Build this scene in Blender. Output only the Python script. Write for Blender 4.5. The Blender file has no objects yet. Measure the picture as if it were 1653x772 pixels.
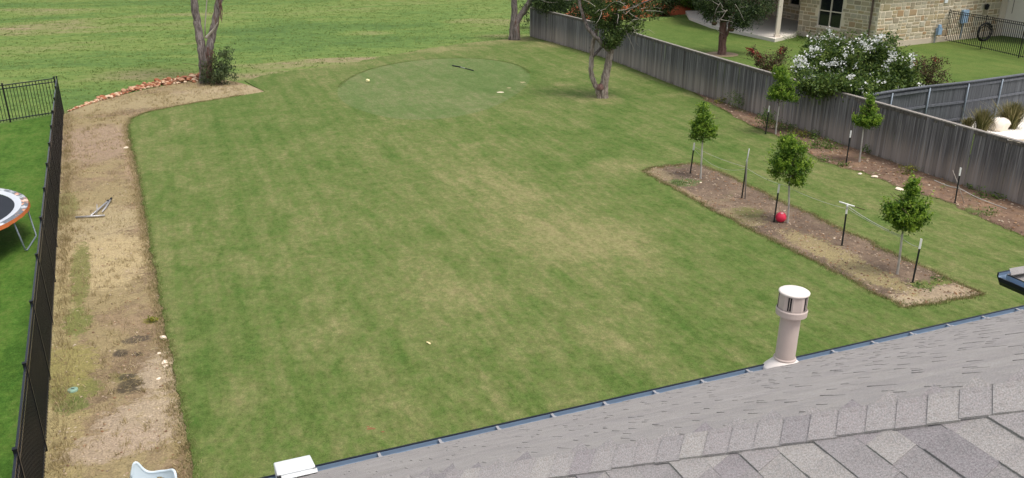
import bpy, bmesh, math, random
import numpy as np
from mathutils import Vector, Matrix
R = math.radians
random.seed(7); rng = np.random.default_rng(7)
SC = bpy.context.scene
COL = SC.collection

# ------------------------------------------------------------------ camera
CAM_H, PITCH, FPX, CX, CY = 8.0, R(21.5), 1335.0, 826.5, 386.0
cam_d = bpy.data.cameras.new('camera'); cam = bpy.data.objects.new('camera', cam_d); COL.objects.link(cam)
cam.location = (0, 0, CAM_H); cam.rotation_euler = (R(90) - PITCH, 0, 0)
cam_d.sensor_width = 36.0; cam_d.lens = FPX / 1653.0 * 36.0
cam_d.clip_start = 0.1; cam_d.clip_end = 2000
SC.camera = cam

# ------------------------------------------------------------------ sky, sun, exposure
SUN_EL, SUN_AZ = R(66), R(126)            # azimuth from +Y, clockwise
world = bpy.data.worlds.new('World'); SC.world = world; world.use_nodes = True
wn = world.node_tree.nodes; wl = world.node_tree.links
bg = wn['Background']
sky = wn.new('ShaderNodeTexSky'); sky.sky_type = 'NISHITA'; sky.sun_disc = False
sky.sun_elevation = SUN_EL; sky.sun_rotation = SUN_AZ
sky.air_density = 1.0; sky.dust_density = 4.0; sky.ozone_density = 1.0
hs = wn.new('ShaderNodeHueSaturation'); hs.inputs['Saturation'].default_value = 0.42   # thin overcast
wl.new(sky.outputs[0], hs.inputs['Color']); wl.new(hs.outputs[0], bg.inputs['Color'])
bg.inputs['Strength'].default_value = 0.128
sun_d = bpy.data.lights.new('sun', 'SUN'); sun = bpy.data.objects.new('sun', sun_d); COL.objects.link(sun)
sun_d.energy = 1.25; sun_d.angle = R(18); sun_d.color = (1.0, 0.96, 0.90)
sd = Vector((math.sin(SUN_AZ) * math.cos(SUN_EL), math.cos(SUN_AZ) * math.cos(SUN_EL), math.sin(SUN_EL)))
sun.rotation_euler = sd.to_track_quat('Z', 'Y').to_euler()
SC.view_settings.view_transform = 'Standard'; SC.view_settings.look = 'None'
SC.view_settings.exposure = 0.74; SC.view_settings.gamma = 1.0
SC.render.resolution_x = 1024; SC.render.resolution_y = 478

# ------------------------------------------------------------------ surveying helpers: sight lines to the ground and to upright planes
_c, _s = math.cos(PITCH), math.sin(PITCH)
def ray(px, py):
    x = (px - CX) / FPX; y = -(py - CY) / FPX
    return Vector((x, _c + y * _s, -_s + y * _c))
def G(px, py, z=0.0):
    r = ray(px, py); t = (z - CAM_H) / r.z
    return Vector((r.x * t, r.y * t, z))
def at(px, py, Y):
    r = ray(px, py); t = Y / r.y
    return Vector((r.x * t, Y, CAM_H + r.z * t))

# ------------------------------------------------------------------ mesh helpers
class MB:
    def __init__(self): self.v = []; self.f = []
    def poly(self, pts):
        n = len(self.v); self.v += [tuple(p) for p in pts]; self.f.append(tuple(range(n, n + len(pts)))); return self
    def box(self, c, sx, sy, sz, mat=None):
        pts = [Vector((x * sx / 2, y * sy / 2, z * sz / 2)) for z in (-1, 1) for y in (-1, 1) for x in (-1, 1)]
        if mat is not None: pts = [mat @ p for p in pts]
        c = Vector(c); n = len(self.v); self.v += [tuple(p + c) for p in pts]
        for q in ((0, 2, 3, 1), (4, 5, 7, 6), (0, 1, 5, 4), (2, 6, 7, 3), (0, 4, 6, 2), (1, 3, 7, 5)):
            self.f.append(tuple(n + i for i in q))
        return self
    def bar(self, a, b, w, h, up=Vector((0, 0, 1))):
        a = Vector(a); b = Vector(b); d = b - a; L = d.length; d.normalize()
        if abs(d.dot(up)) > 0.99: up = Vector((0, 1, 0))
        x = d; y = up.cross(x).normalized(); z = x.cross(y)
        m = Matrix((x, y, z)).transposed()
        return self.box((a + b) / 2, L, w, h, m)
    def tube(self, pts, rad, seg=8, caps=True):
        pts = [Vector(p) for p in pts]
        if not hasattr(rad, '__len__'): rad = [rad] * len(pts)
        n0 = len(self.v); prev = None
        for i, p in enumerate(pts):
            d = (pts[min(i + 1, len(pts) - 1)] - pts[max(i - 1, 0)]).normalized()
            if prev is None:
                u = Vector((1, 0, 0)) if abs(d.x) < 0.9 else Vector((0, 1, 0))
                u = (u - d * u.dot(d)).normalized()
            else:
                u = (prev - d * prev.dot(d)).normalized()
            prev = u; w = d.cross(u)
            for k in range(seg):
                a = 2 * math.pi * k / seg
                self.v.append(tuple(p + (u * math.cos(a) + w * math.sin(a)) * rad[i]))
        for i in range(len(pts) - 1):
            for k in range(seg):
                a = n0 + i * seg + k; b = n0 + i * seg + (k + 1) % seg
                self.f.append((a, b, b + seg, a + seg))
        if caps:
            self.f.append(tuple(n0 + k for k in reversed(range(seg))))
            e = n0 + (len(pts) - 1) * seg
            self.f.append(tuple(e + k for k in range(seg)))
        return self
    def lathe(self, prof, c=(0, 0, 0), seg=24, m=None):
        n0 = len(self.v); c = Vector(c)
        for r, z in prof:
            for k in range(seg):
                a = 2 * math.pi * k / seg
                p = Vector((r * math.cos(a), r * math.sin(a), z))
                if m is not None: p = m @ p
                self.v.append(tuple(p + c))
        for i in range(len(prof) - 1):
            for k in range(seg):
                a = n0 + i * seg + k; b = n0 + i * seg + (k + 1) % seg
                self.f.append((a, b, b + seg, a + seg))
        return self
    def prism(self, pts, z0, z1):
        n = len(pts); n0 = len(self.v)
        self.v += [(p[0], p[1], z0) for p in pts] + [(p[0], p[1], z1) for p in pts]
        self.f.append(tuple(n0 + n + i for i in range(n)))
        for i in range(n):
            j = (i + 1) % n; self.f.append((n0 + i, n0 + j, n0 + n + j, n0 + n + i))
        return self
    def mesh(self, name, mat, smooth=False):
        me = bpy.data.meshes.new(name); me.from_pydata(self.v, [], self.f)
        if smooth: me.polygons.foreach_set('use_smooth', [True] * len(me.polygons))
        if mat: me.materials.append(mat)
        me.update(); return me
    def build(self, name, mat, parent=None, smooth=False):
        return link(name, self.mesh(name, mat, smooth), parent)

def link(name, me, parent=None, loc=None, rot=None, scale=None):
    o = bpy.data.objects.new(name, me); COL.objects.link(o)
    if parent: o.parent = parent
    if loc is not None: o.location = loc
    if rot is not None: o.rotation_euler = rot
    if scale is not None: o.scale = scale
    return o
def tag(o, label=None, cat=None, group=None, kind=None):
    if label: o['label'] = label
    if cat: o['category'] = cat
    if group: o['group'] = group
    if kind: o['kind'] = kind
    return o
def empty(name, label, cat, group=None, loc=(0, 0, 0)):
    o = bpy.data.objects.new(name, None); COL.objects.link(o); o.location = loc; o.empty_display_size = 0.2
    return tag(o, label, cat, group)
def flipfix(o):
    bm = bmesh.new(); bm.from_mesh(o.data); bmesh.ops.recalc_face_normals(bm, faces=bm.faces); bm.to_mesh(o.data); bm.free()

def spline(pts, n=8, closed=False):
    out = []; P = [Vector(p) for p in pts]; N = len(P)
    rngi = range(N if closed else N - 1)
    for i in rngi:
        if closed: p0, p1, p2, p3 = P[i - 1], P[i], P[(i + 1) % N], P[(i + 2) % N]
        else: p0, p1, p2, p3 = P[max(i - 1, 0)], P[i], P[i + 1], P[min(i + 2, N - 1)]
        for k in range(n):
            t = k / n
            out.append(0.5 * ((2 * p1) + (p2 - p0) * t + (2 * p0 - 5 * p1 + 4 * p2 - p3) * t * t + (3 * p1 - p0 - 3 * p2 + p3) * t ** 3))
    if not closed: out.append(P[-1])
    return out
def wobble(pts, amp):
    return [Vector((p[0] + random.gauss(0, amp), p[1] + random.gauss(0, amp), 0)) for p in pts]
def resample(pts, step):
    out = [Vector(pts[0])]
    for a, b in zip(pts[:-1], pts[1:]):
        a = Vector(a); b = Vector(b); n = max(1, int((b - a).length / step))
        for k in range(1, n + 1): out.append(a.lerp(b, k / n))
    return out
def sheet(name, pts, z, mat, thick=0.0):
    m = MB()
    if thick > 0: m.prism(pts, z - thick, z)
    else: m.poly([(p[0], p[1], z) for p in pts])
    o = m.build(name, mat); 
    bm = bmesh.new(); bm.from_mesh(o.data)
    bmesh.ops.recalc_face_normals(bm, faces=bm.faces)
    up = [f for f in bm.faces if abs(f.normal.z) > 0.9]
    if up and up[0].normal.z < 0: bmesh.ops.reverse_faces(bm, faces=bm.faces)
    bmesh.ops.triangulate(bm, faces=[f for f in bm.faces if len(f.verts) > 4])
    bm.to_mesh(o.data); bm.free()
    return tag(o, kind='structure')
def inside(poly, X, Y):
    """vectorised point in polygon"""
    X = np.asarray(X); Y = np.asarray(Y); r = np.zeros(X.shape, bool); n = len(poly)
    for i in range(n):
        x1, y1 = poly[i][0], poly[i][1]; x2, y2 = poly[(i + 1) % n][0], poly[(i + 1) % n][1]
        if y1 == y2: continue
        c = ((y1 > Y) != (y2 > Y)) & (X < (x2 - x1) * (Y - y1) / (y2 - y1) + x1)
        r ^= c
    return r
def np_mesh(name, verts, nper, mat):
    """verts: (N*nper,3) array, every nper verts form one face"""
    n = len(verts); me = bpy.data.meshes.new(name)
    me.vertices.add(n); me.vertices.foreach_set('co', np.asarray(verts, np.float32).ravel())
    me.loops.add(n); me.loops.foreach_set('vertex_index', np.arange(n, dtype=np.int32))
    nf = n // nper; me.polygons.add(nf)
    me.polygons.foreach_set('loop_start', np.arange(0, n, nper, dtype=np.int32))
    me.update(calc_edges=True)
    if mat: me.materials.append(mat)
    return me
def blades(name, XY, h, w, mat, z=0.0, lean=0.5, parent=None, per=1, spread=0.04):
    """grass blades: one bent triangle each"""
    XY = np.repeat(np.asarray(XY), per, axis=0); n = len(XY)
    XY = XY + rng.normal(0, spread, (n, 2))
    hh = h * rng.uniform(0.45, 1.25, n); a = rng.uniform(0, 2 * np.pi, n); b = rng.uniform(0, 2 * np.pi, n)
    l = np.abs(rng.normal(0, lean, n)) * hh; ww = w * rng.uniform(0.6, 1.3, n)
    zz = np.full(n, z)
    p0 = np.stack([XY[:, 0] - np.cos(a) * ww / 2, XY[:, 1] - np.sin(a) * ww / 2, zz], 1)
    p1 = np.stack([XY[:, 0] + np.cos(a) * ww / 2, XY[:, 1] + np.sin(a) * ww / 2, zz], 1)
    p2 = np.stack([XY[:, 0] + np.cos(b) * l, XY[:, 1] + np.sin(b) * l, z + hh], 1)
    V = np.stack([p0, p1, p2], 1).reshape(-1, 3)
    return link(name, np_mesh(name, V, 3, mat), parent)
def leaves_mesh(name, C, size, mat, aspect=0.55, up=0.4):
    C = np.asarray(C); n = len(C)
    d = rng.normal(0, 1, (n, 3)); d /= np.linalg.norm(d, axis=1)[:, None]
    nn = rng.normal(0, 1, (n, 3)); nn[:, 2] += up * 2; 
    t = np.cross(d, nn); t /= np.linalg.norm(t, axis=1)[:, None] + 1e-9
    s = (size * rng.uniform(0.6, 1.4, n))[:, None]
    V = np.stack([C - d * s * 0.5, C + t * s * aspect * 0.5, C + d * s * 0.5, C - t * s * aspect * 0.5], 1).reshape(-1, 3)
    return np_mesh(name, V, 4, mat)
def clump_points(blobs, clumps, per, r, fill=0.35):
    """blobs: list of (center, (rx,ry,rz), weight); leaf clumps favour the outer shell"""
    w = np.array([b[2] for b in blobs], float); w /= w.sum(); out = []
    for _ in range(clumps):
        b = blobs[rng.choice(len(blobs), p=w)]
        d = rng.normal(0, 1, 3); d /= np.linalg.norm(d)
        k = rng.uniform(fill, 1.0) ** 0.6 * rng.uniform(0.82, 1.12)
        c = np.array(b[0]) + d * k * np.array(b[1])
        out.append(c + rng.normal(0, 1, (per, 3)) * r * rng.uniform(0.6, 1.3))
    return np.concatenate(out)

# ------------------------------------------------------------------ materials
def lin(r, g, b):
    f = lambda c: (c / 12.92 if c <= 0.04045 else ((c + 0.055) / 1.055) ** 2.4)
    return (f(r / 255), f(g / 255), f(b / 255), 1.0)
class NT:
    def __init__(self, name):
        self.m = bpy.data.materials.new(name); self.m.use_nodes = True
        self.n = self.m.node_tree.nodes; self.l = self.m.node_tree.links
        self.b = self.n['Principled BSDF']; self.b.inputs['Specular IOR Level'].default_value = 0.25
        self.co = self.n.new('ShaderNodeTexCoord')
    def new(self, t): return self.n.new(t)
    def coords(self, scale=(1, 1, 1), rotz=0.0, kind='Object'):
        mp = self.new('ShaderNodeMapping'); mp.vector_type = 'TEXTURE'; mp.inputs['Scale'].default_value = tuple(1.0 / v for v in scale); mp.inputs['Rotation'].default_value = (0, 0, rotz)
        self.l.new(self.co.outputs[kind], mp.inputs['Vector']); return mp.outputs[0]
    def noise(self, scale, detail=4, rough=0.6, vec=None, dist=0.0):
        n = self.new('ShaderNodeTexNoise'); n.inputs['Scale'].default_value = scale; n.inputs['Detail'].default_value = detail
        n.inputs['Roughness'].default_value = rough; n.inputs['Distortion'].default_value = dist
        self.l.new(vec if vec is not None else self.co.outputs['Object'], n.inputs['Vector']); return n.outputs['Fac']
    def ramp(self, fac, stops, mode='LINEAR'):
        r = self.new('ShaderNodeValToRGB'); r.color_ramp.interpolation = mode
        e = r.color_ramp.elements
        while len(e) < len(stops): e.new(0.5)
        for i, (p, c) in enumerate(stops):
            e[i].position = p; e[i].color = c if len(c) == 4 else (*c, 1)
        self.l.new(fac, r.inputs[0]); return r.outputs[0]
    def step(self, fac, a, b):
        r = self.new('ShaderNodeMapRange'); r.interpolation_type = 'SMOOTHSTEP'
        r.inputs['From Min'].default_value = a; r.inputs['From Max'].default_value = b
        self.l.new(fac, r.inputs['Value']); return r.outputs[0]
    def mix(self, fac, a, b, mode='MIX'):
        m = self.new('ShaderNodeMix'); m.data_type = 'RGBA'; m.blend_type = mode
        for s, i in ((fac, 0), (a, 6), (b, 7)):
            if isinstance(s, (int, float)): m.inputs[i].default_value = s
            elif isinstance(s, tuple): m.inputs[i].default_value = s
            else: self.l.new(s, m.inputs[i])
        return m.outputs[2]
    def math(self, op, a, b=0.0):
        m = self.new('ShaderNodeMath'); m.operation = op
        for s, i in ((a, 0), (b, 1)):
            if isinstance(s, (int, float)): m.inputs[i].default_value = s
            else: self.l.new(s, m.inputs[i])
        return m.outputs[0]
    def spot(self, x, y, rx, ry=None, rot=0.0):
        """1 at the given place on the ground, falling to 0 at the radius"""
        ry = ry or rx
        mp = self.new('ShaderNodeMapping'); mp.vector_type = 'TEXTURE'
        mp.inputs['Location'].default_value = (x, y, 0); mp.inputs['Scale'].default_value = (rx, ry, 1e4); mp.inputs['Rotation'].default_value = (0, 0, rot)
        self.l.new(self.co.outputs['Object'], mp.inputs['Vector'])
        g = self.new('ShaderNodeVectorMath'); g.operation = 'LENGTH'; self.l.new(mp.outputs[0], g.inputs[0])
        return self.step(self.math('SUBTRACT', 1.0, g.outputs['Value']), 0.0, 0.7)
    def bump(self, fac, strength=0.4, dist=0.02, prev=None):
        b = self.new('ShaderNodeBump'); b.inputs['Strength'].default_value = strength; b.inputs['Distance'].default_value = dist
        self.l.new(fac, b.inputs['Height'])
        if prev is not None: self.l.new(prev, b.inputs['Normal'])
        return b.outputs[0]
    def rnd(self):
        o = self.new('ShaderNodeObjectInfo'); return o.outputs['Random']
    def island(self):
        o = self.new('ShaderNodeNewGeometry'); return o.outputs['Random Per Island']
    def hsv(self, col, h=0.5, s=1.0, v=1.0):
        n = self.new('ShaderNodeHueSaturation')
        for k, x in (('Hue', h), ('Saturation', s), ('Value', v)):
            if isinstance(x, (int, float)): n.inputs[k].default_value = x
            else: self.l.new(x, n.inputs[k])
        self.l.new(col, n.inputs['Color']); return n.outputs[0]
    def remap(self, fac, lo, hi):
        r = self.new('ShaderNodeMapRange'); r.inputs['To Min'].default_value = lo; r.inputs['To Max'].default_value = hi
        self.l.new(fac, r.inputs['Value']); return r.outputs[0]
    def out(self, col, rough=0.9, normal=None, metal=0.0):
        if isinstance(col, tuple): self.b.inputs['Base Color'].default_value = col
        else: self.l.new(col, self.b.inputs['Base Color'])
        self.b.inputs['Roughness'].default_value = rough; self.b.inputs['Metallic'].default_value = metal
        if normal is not None: self.l.new(normal, self.b.inputs['Normal'])
        return self.m

def m_plain(name, col, rough=0.6, var=0.12, scale=6.0, bump=0.1, metal=0.0, rand=0.0, stretch=(1, 1, 1)):
    t = NT(name); v = t.coords(stretch)
    n = t.noise(scale, 5, 0.65, v)
    c = t.mix(n, tuple(x * (1 - var) for x in col[:3]) + (1,), tuple(min(1, x * (1 + var)) for x in col[:3]) + (1,))
    if rand: c = t.hsv(c, v=t.remap(t.rnd(), 1 - rand, 1 + rand))
    return t.out(c, rough, t.bump(t.noise(scale * 6, 3, 0.6, v), bump, 0.01), metal)

def m_leaf(name, dark, mid, light, trans=0.25, scale=1.2, rough=0.55):
    t = NT(name)
    n = t.noise(scale, 3, 0.6); k = t.math('ADD', t.math('MULTIPLY', n, 0.55), t.math('MULTIPLY', t.island(), 0.5))
    c = t.ramp(k, [(0.25, dark), (0.52, mid), (0.82, light)])
    t.out(c, rough)
    tr = t.new('ShaderNodeBsdfTranslucent'); t.l.new(c, tr.inputs['Color'])
    mx = t.new('ShaderNodeMixShader'); mx.inputs[0].default_value = trans
    t.l.new(t.b.outputs[0], mx.inputs[1]); t.l.new(tr.outputs[0], mx.inputs[2])
    t.l.new(mx.outputs[0], t.n['Material Output'].inputs['Surface'])
    return t.m

# --- ground covers
LAWN_ROT = R(21.6)
def m_turf(name, base, dry, rich, wear=(), fine=38.0, streak=True, off=0.0):
    """mown turf: drifts and flecks of rich and dry grass, faint mowing streaks, fine grain; worn places carry more dry flecks"""
    t = NT(name)
    big = t.noise(0.13, 4, 0.6, dist=0.5); med = t.noise(0.95, 8, 0.74, t.coords((1.35, 0.62, 1), LAWN_ROT), dist=0.35)
    sm = t.noise(4.6, 6, 0.76, t.coords((1.2, 0.75, 1), LAWN_ROT)); gr = t.noise(fine, 3, 0.75)
    st = t.noise(1.0, 5, 0.62, t.coords((2.4, 0.10, 1), LAWN_ROT)); st2 = t.noise(1.0, 5, 0.62, t.coords((0.12, 2.0, 1), LAWN_ROT))
    a = t.math('ADD', t.math('MULTIPLY', big, 0.24), t.math('ADD', t.math('MULTIPLY', med, 0.42), t.math('MULTIPLY', sm, 0.34)))
    if streak: a = t.math('ADD', t.math('MULTIPLY', a, 0.76), t.math('ADD', t.math('MULTIPLY', st, 0.17), t.math('MULTIPLY', st2, 0.07)))
    a = t.math('ADD', a, off)
    for (x, y, rx, ry, rot, s) in wear:
        a = t.math('ADD', a, t.math('MULTIPLY', t.spot(x, y, rx, ry, rot), 0.050 * s))
    mx = lambda k: tuple((b * (1 - k) + d * k) for b, d in zip(base[:3], dry[:3])) + (1,)
    c = t.ramp(a, [(0.41, rich), (0.480, base), (0.548, mx(.28)), (0.610, mx(.60)), (0.70, dry)])
    c = t.hsv(c, v=t.remap(gr, 0.25, 1.75))
    g2 = t.noise(fine * 0.26, 4, 0.78); c = t.hsv(c, v=t.remap(g2, 0.42, 1.58))
    g3 = t.noise(2.2, 6, 0.72, t.coords((2.0, 0.8, 1), LAWN_ROT)); c = t.hsv(c, h=t.remap(g3, .484, .516), v=t.remap(g3, 0.76, 1.24))
    nb = t.bump(gr, 0.6, 0.02, t.bump(sm, 0.45, 0.06))
    t.b.inputs['Specular IOR Level'].default_value = 0.1
    return t.out(c, 0.95, nb)

def m_soil(name, cols, straw=None, straw_lo=0.5, straw_hi=0.62, green=None, glo=0.6, ghi=0.7, chips=True, spots=()):
    t = NT(name)
    n = t.noise(0.55, 6, 0.7, dist=0.5); n2 = t.noise(3.2, 6, 0.72); gr = t.noise(26, 4, 0.75); n3 = t.noise(4.2, 8, 0.82, t.coords((1, 1.5, 1), .3), dist=.5)
    k = t.math('ADD', t.math('MULTIPLY', n, 0.55), t.math('MULTIPLY', n2, 0.45))
    c = t.ramp(k, [(0.36, cols[0]), (0.5, cols[1]), (0.64, cols[2])])
    if straw:
        s = t.noise(0.5, 5, 0.7, t.coords((1, 1, 1), 0.4), dist=0.8); sf = t.noise(9, 5, 0.75, t.coords((1, 2.2, 1), 0.3))
        q = t.step(t.math('ADD', t.math('MULTIPLY', s, 0.7), t.math('MULTIPLY', sf, 0.3)), straw_lo, straw_hi)
        c = t.mix(q, c, t.mix(sf, tuple(x * 0.6 for x in straw[:3]) + (1,), tuple(x * 1.25 for x in straw[:3]) + (1,)))
    if green:
        s = t.noise(0.8, 5, 0.7, t.coords((1, 1, 1), 1.4), dist=0.5)
        c = t.mix(t.step(s, glo, ghi), c, green)
    for (x, y, rx, ry, col, lo) in spots:
        q = t.step(t.math('ADD', t.math('SUBTRACT', t.spot(x, y, rx * 1.5, ry * 1.5, R(25)), 0.42 + (lo - .66) * .6), t.math('MULTIPLY', t.math('SUBTRACT', n3, 0.5), 3.6)), 0.0, 0.4)
        c = t.mix(t.math('MULTIPLY', q, 0.82), c, t.mix(gr, tuple(v * .65 for v in col[:3]) + (1,), tuple(v * 1.35 for v in col[:3]) + (1,)))
    if chips:
        vo = t.new('ShaderNodeTexVoronoi'); vo.inputs['Scale'].default_value = 11; t.l.new(t.co.outputs['Object'], vo.inputs['Vector'])
        ch = t.math('MULTIPLY', t.math('LESS_THAN', vo.outputs['Distance'], 0.22), t.math('GREATER_THAN', t.noise(1.7, 4, 0.7), 0.57))
        c = t.mix(t.math('MULTIPLY', ch, 0.6), c, lin(200, 180, 160))
    c = t.hsv(c, v=t.remap(gr, 0.3, 1.7))
    c = t.hsv(c, v=t.remap(t.noise(8, 5, .75), 0.6, 1.4))
    return t.out(c, 0.95, t.bump(gr, 0.7, 0.03, t.bump(n2, 0.5, 0.08)))

M = {}
lw_base, lw_dry, lw_rich = (0.096, 0.138, 0.034, 1), (0.285, 0.240, 0.118, 1), (0.062, 0.112, 0.021, 1)
def gxy(px, py): p = G(px, py); return p.x, p.y
wear = []
for (px, py, rx, ry, s) in [(760, 320, 3.6, 7.0, .45), (900, 360, 2.6, 5.0, .6), (960, 400, 2.2, 3.5, .7), (700, 260, 5.0, 4.0, .35), (1000, 270, 1.6, 1.6, 1.6), (800, 300, 1.8, 3.6, .6),
                            (700, 450, 0.8, 2.6, .8), (930, 300, 2.5, 2.5, .4), (1010, 530, 1.2, 1.8, .6), (480, 480, 1.5, 3.0, .3), (360, 640, .9, 1.0, .6), (480, 640, .9, 1.0, .45), (640, 690, 1.5, 1.5, .4), (1080, 600, .9, 1.4, .6), (960, 560, 1.4, 1.4, .4), (560, 560, 1.4, 1.6, .3),
                            (1000, 420, 3.5, 5.0, .35), (620, 420, 4.0, 6.0, .3), (880, 480, 3.0, 4.0, .35), (970, 162, 1.7, 1.4, 1.7), (915, 136, 1.0, 0.9, 1.6), (640, 84, 7.0, 1.8, 1.6), (780, 66, 7.0, 2.2, 1.6), (480, 108, 5.0, 1.6, 1.6), (900, 72, 3.0, 2.0, 1.6), (1000, 112, 5.0, .8, .5), (1130, 152, 4.0, .9, .7), (300, 200, 1.0, 3.0, .35)]:
    x, y = gxy(px, py); wear.append((x, y, rx, ry, LAWN_ROT, s))
M['lawn'] = m_turf('lawn_turf', lw_base, lw_dry, lw_rich, wear)
M['green'] = m_turf('green_turf', (0.108, 0.152, 0.048, 1), (0.26, 0.225, 0.125, 1), (0.082, 0.132, 0.036, 1), [(*gxy(745, 160), 3.0, 2.0, 0, .5), (*gxy(640, 190), 2.0, 1.0, 0, .5)], fine=60)
M['lawn_left'] = m_turf('neighbour_turf', (0.068, 0.136, 0.020, 1), (0.17, 0.18, 0.055, 1), (0.042, 0.098, 0.013, 1), streak=False, off=-0.02)
M['lawn_right'] = m_turf('far_neighbour_turf', (0.092, 0.138, 0.030, 1), (0.19, 0.185, 0.06, 1), (0.066, 0.112, 0.022, 1), off=-0.01)

def m_meadow():
    t = NT('meadow')
    big = t.noise(0.06, 4, 0.6, t.coords((0.6, 1.5, 1), R(10)), dist=0.8); med = t.noise(0.38, 8, 0.74, t.coords((0.6, 1.3, 1), R(10)), dist=.5); sm = t.noise(2.2, 7, 0.76); gr = t.noise(14, 4, 0.75)
    a = t.math('ADD', t.math('MULTIPLY', big, 0.46), t.math('ADD', t.math('MULTIPLY', med, 0.36), t.math('MULTIPLY', sm, 0.18)))
    for (px, py, rx, ry, s) in [(60, 45, 7, 7, .8), (20, 20, 10, 6, .7), (90, 18, 6, 4, .6), (590, 53, 3.0, 1.8, 1.2), (170, 28, 5, 4, .5), (700, 50, 9, 4, .7), (780, 34, 5, 3, 1.0), (250, 120, 5, 2.5, .6), (440, 120, 5, 2.5, 1.1), (460, 105, 6, 1.6, 1.0), (560, 96, 4.0, 1.3, 1.2), (810, 58, 3, 1.4, 1.1), (330, 40, 6, 6, .35), (540, 20, 8, 4, .3)]:
        x, y = gxy(px, py); a = t.math('ADD', a, t.math('MULTIPLY', t.spot(x, y, rx, ry, R(8)), 0.10 * s))
    c = t.ramp(a, [(0.40, (0.080, 0.138, 0.038, 1)), (0.475, (0.112, 0.180, 0.046, 1)), (0.54, (0.152, 0.208, 0.054, 1)), (0.60, (0.200, 0.212, 0.082, 1)), (0.68, (0.275, 0.215, 0.130, 1))])
    c = t.hsv(c, v=t.remap(gr, 0.4, 1.6))
    c = t.hsv(c, v=t.remap(sm, 0.55, 1.45))
    t.b.inputs['Specular IOR Level'].default_value = 0.1
    return t.out(c, 0.95, t.bump(gr, 0.6, 0.04, t.bump(sm, 0.6, 0.15)))
M['meadow'] = m_meadow()
dcol = (lin(96, 80, 62), lin(126, 107, 83), lin(152, 131, 103))
spots = []
for (px, py, rx, ry, col, lo) in [(213, 622, .36, .30, (0.04, 0.032, 0.022, 1), .74), (205, 608, .2, .15, (0.05, 0.04, 0.03, 1), .74), (222, 573, .13, .1, (0.05, 0.04, 0.03, 1), .74), (195, 570, .15, .2, (0.05, 0.04, 0.03, 1), .74), (222, 548, .3, .2, (0.07, 0.055, 0.04, 1), .78),
                                  (160, 420, 1.3, 2.2, (0.42, 0.33, 0.18, 1), .60), (150, 360, 1.3, 1.6, (0.36, 0.29, 0.165, 1), .62), (90, 700, .5, 3.0, (0.30, 0.24, 0.11, 1), .62), (88, 560, .5, 4.0, (0.33, 0.27, 0.13, 1), .6), (280, 640, .3, 2.2, (0.28, 0.22, 0.10, 1), .66),
                                  (240, 680, .9, .9, (0.37, 0.29, 0.205, 1), .66), (270, 600, .5, 1.0, (0.38, 0.30, 0.21, 1), .66), (180, 720, .8, .5, (0.36, 0.275, 0.195, 1), .66), (155, 230, 2.0, 3.0, (0.30, 0.215, 0.15, 1), .66), (225, 260, .5, 4.0, (0.33, 0.23, 0.15, 1), .64), (370, 150, 3.5, 1.8, (0.36, 0.285, 0.175, 1), .60), (240, 165, 5, 1.5, (0.30, 0.24, 0.13, 1), .62),
                                  (130, 440, .25, 2.4, (0.13, 0.14, 0.035, 1), .68), (125, 520, .3, .8, (0.13, 0.15, 0.035, 1), .68), (120, 630, .5, .5, (0.15, 0.16, 0.04, 1), .70), (118, 655, .3, .3, (0.10, 0.13, 0.03, 1), .68), (105, 335, .4, 1.6, (0.17, 0.165, 0.055, 1), .68), (245, 518, .18, .18, (0.16, 0.14, 0.03, 1), .66), (110, 590, .6, 1.0, (0.24, 0.21, 0.07, 1), .68)]:
    x, y = gxy(px, py); spots.append((x, y, rx, ry, col, lo))
M['strip'] = m_soil('dry_strip', dcol, (0.30, 0.235, 0.120, 1), 0.42, 0.56, (0.155, 0.15, 0.045, 1), 0.60, 0.72, spots=spots)
bspots = []
for (px, py, rx, ry, col, lo) in [(1500, 478, .9, .5, (0.36, 0.28, 0.185, 1), .66), (1460, 488, .5, .35, (0.38, 0.30, 0.195, 1), .64), (1550, 470, .5, .35, (0.36, 0.275, 0.18, 1), .66), (1100, 297, .7, .45, (0.09, 0.13, 0.04, 1), .66), (1490, 462, .4, .25, (0.13, 0.17, 0.035, 1), .68), (1520, 457, .35, .2, (0.13, 0.16, 0.035, 1), .68),
                                  (1395, 440, .45, 1.6, (0.28, 0.23, 0.11, 1), .62), (1330, 405, .5, 1.6, (0.29, 0.235, 0.115, 1), .64), (1200, 352, .6, .8, (0.27, 0.22, 0.11, 1), .66), (1060, 282, .5, .8, (0.27, 0.21, 0.12, 1), .62), (1090, 310, .4, 1.6, (0.30, 0.22, 0.13, 1), .64), (1210, 345, .5, .5, (0.15, 0.15, 0.05, 1), .7)]:
    x, y = gxy(px, py); bspots.append((x, y, rx, ry, col, lo))
M['bed'] = m_soil('bed_soil', (lin(88, 74, 62), lin(112, 95, 80), lin(138, 118, 98)), (0.24, 0.19, 0.11, 1), 0.54, 0.68, (0.13, 0.14, 0.05, 1), 0.63, 0.75, spots=bspots)
M['fence_bed'] = m_soil('fence_bed_soil', (lin(94, 73, 60), lin(118, 96, 80), lin(142, 114, 90)), (0.22, 0.17, 0.095, 1), 0.55, 0.68, (0.10, 0.13, 0.035, 1), 0.57, 0.68)
M['clay'] = m_plain('orange_clay', lin(160, 84, 52), 0.95, 0.25, 0.8, 0.4)
M['gravel'] = m_plain('white_gravel', lin(240, 234, 224), 0.95, 0.08, 25, 0.6)
M['slab'] = m_plain('tan_paving', lin(172, 160, 138), 0.9, 0.1, 8, 0.3)
M['concrete'] = m_plain('patio_concrete', lin(214, 205, 192), 0.85, 0.12, 2.5, 0.15)
M['mulch'] = m_plain('tree_ring_mulch', lin(138, 120, 96), 0.95, 0.35, 9, 0.8)

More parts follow.
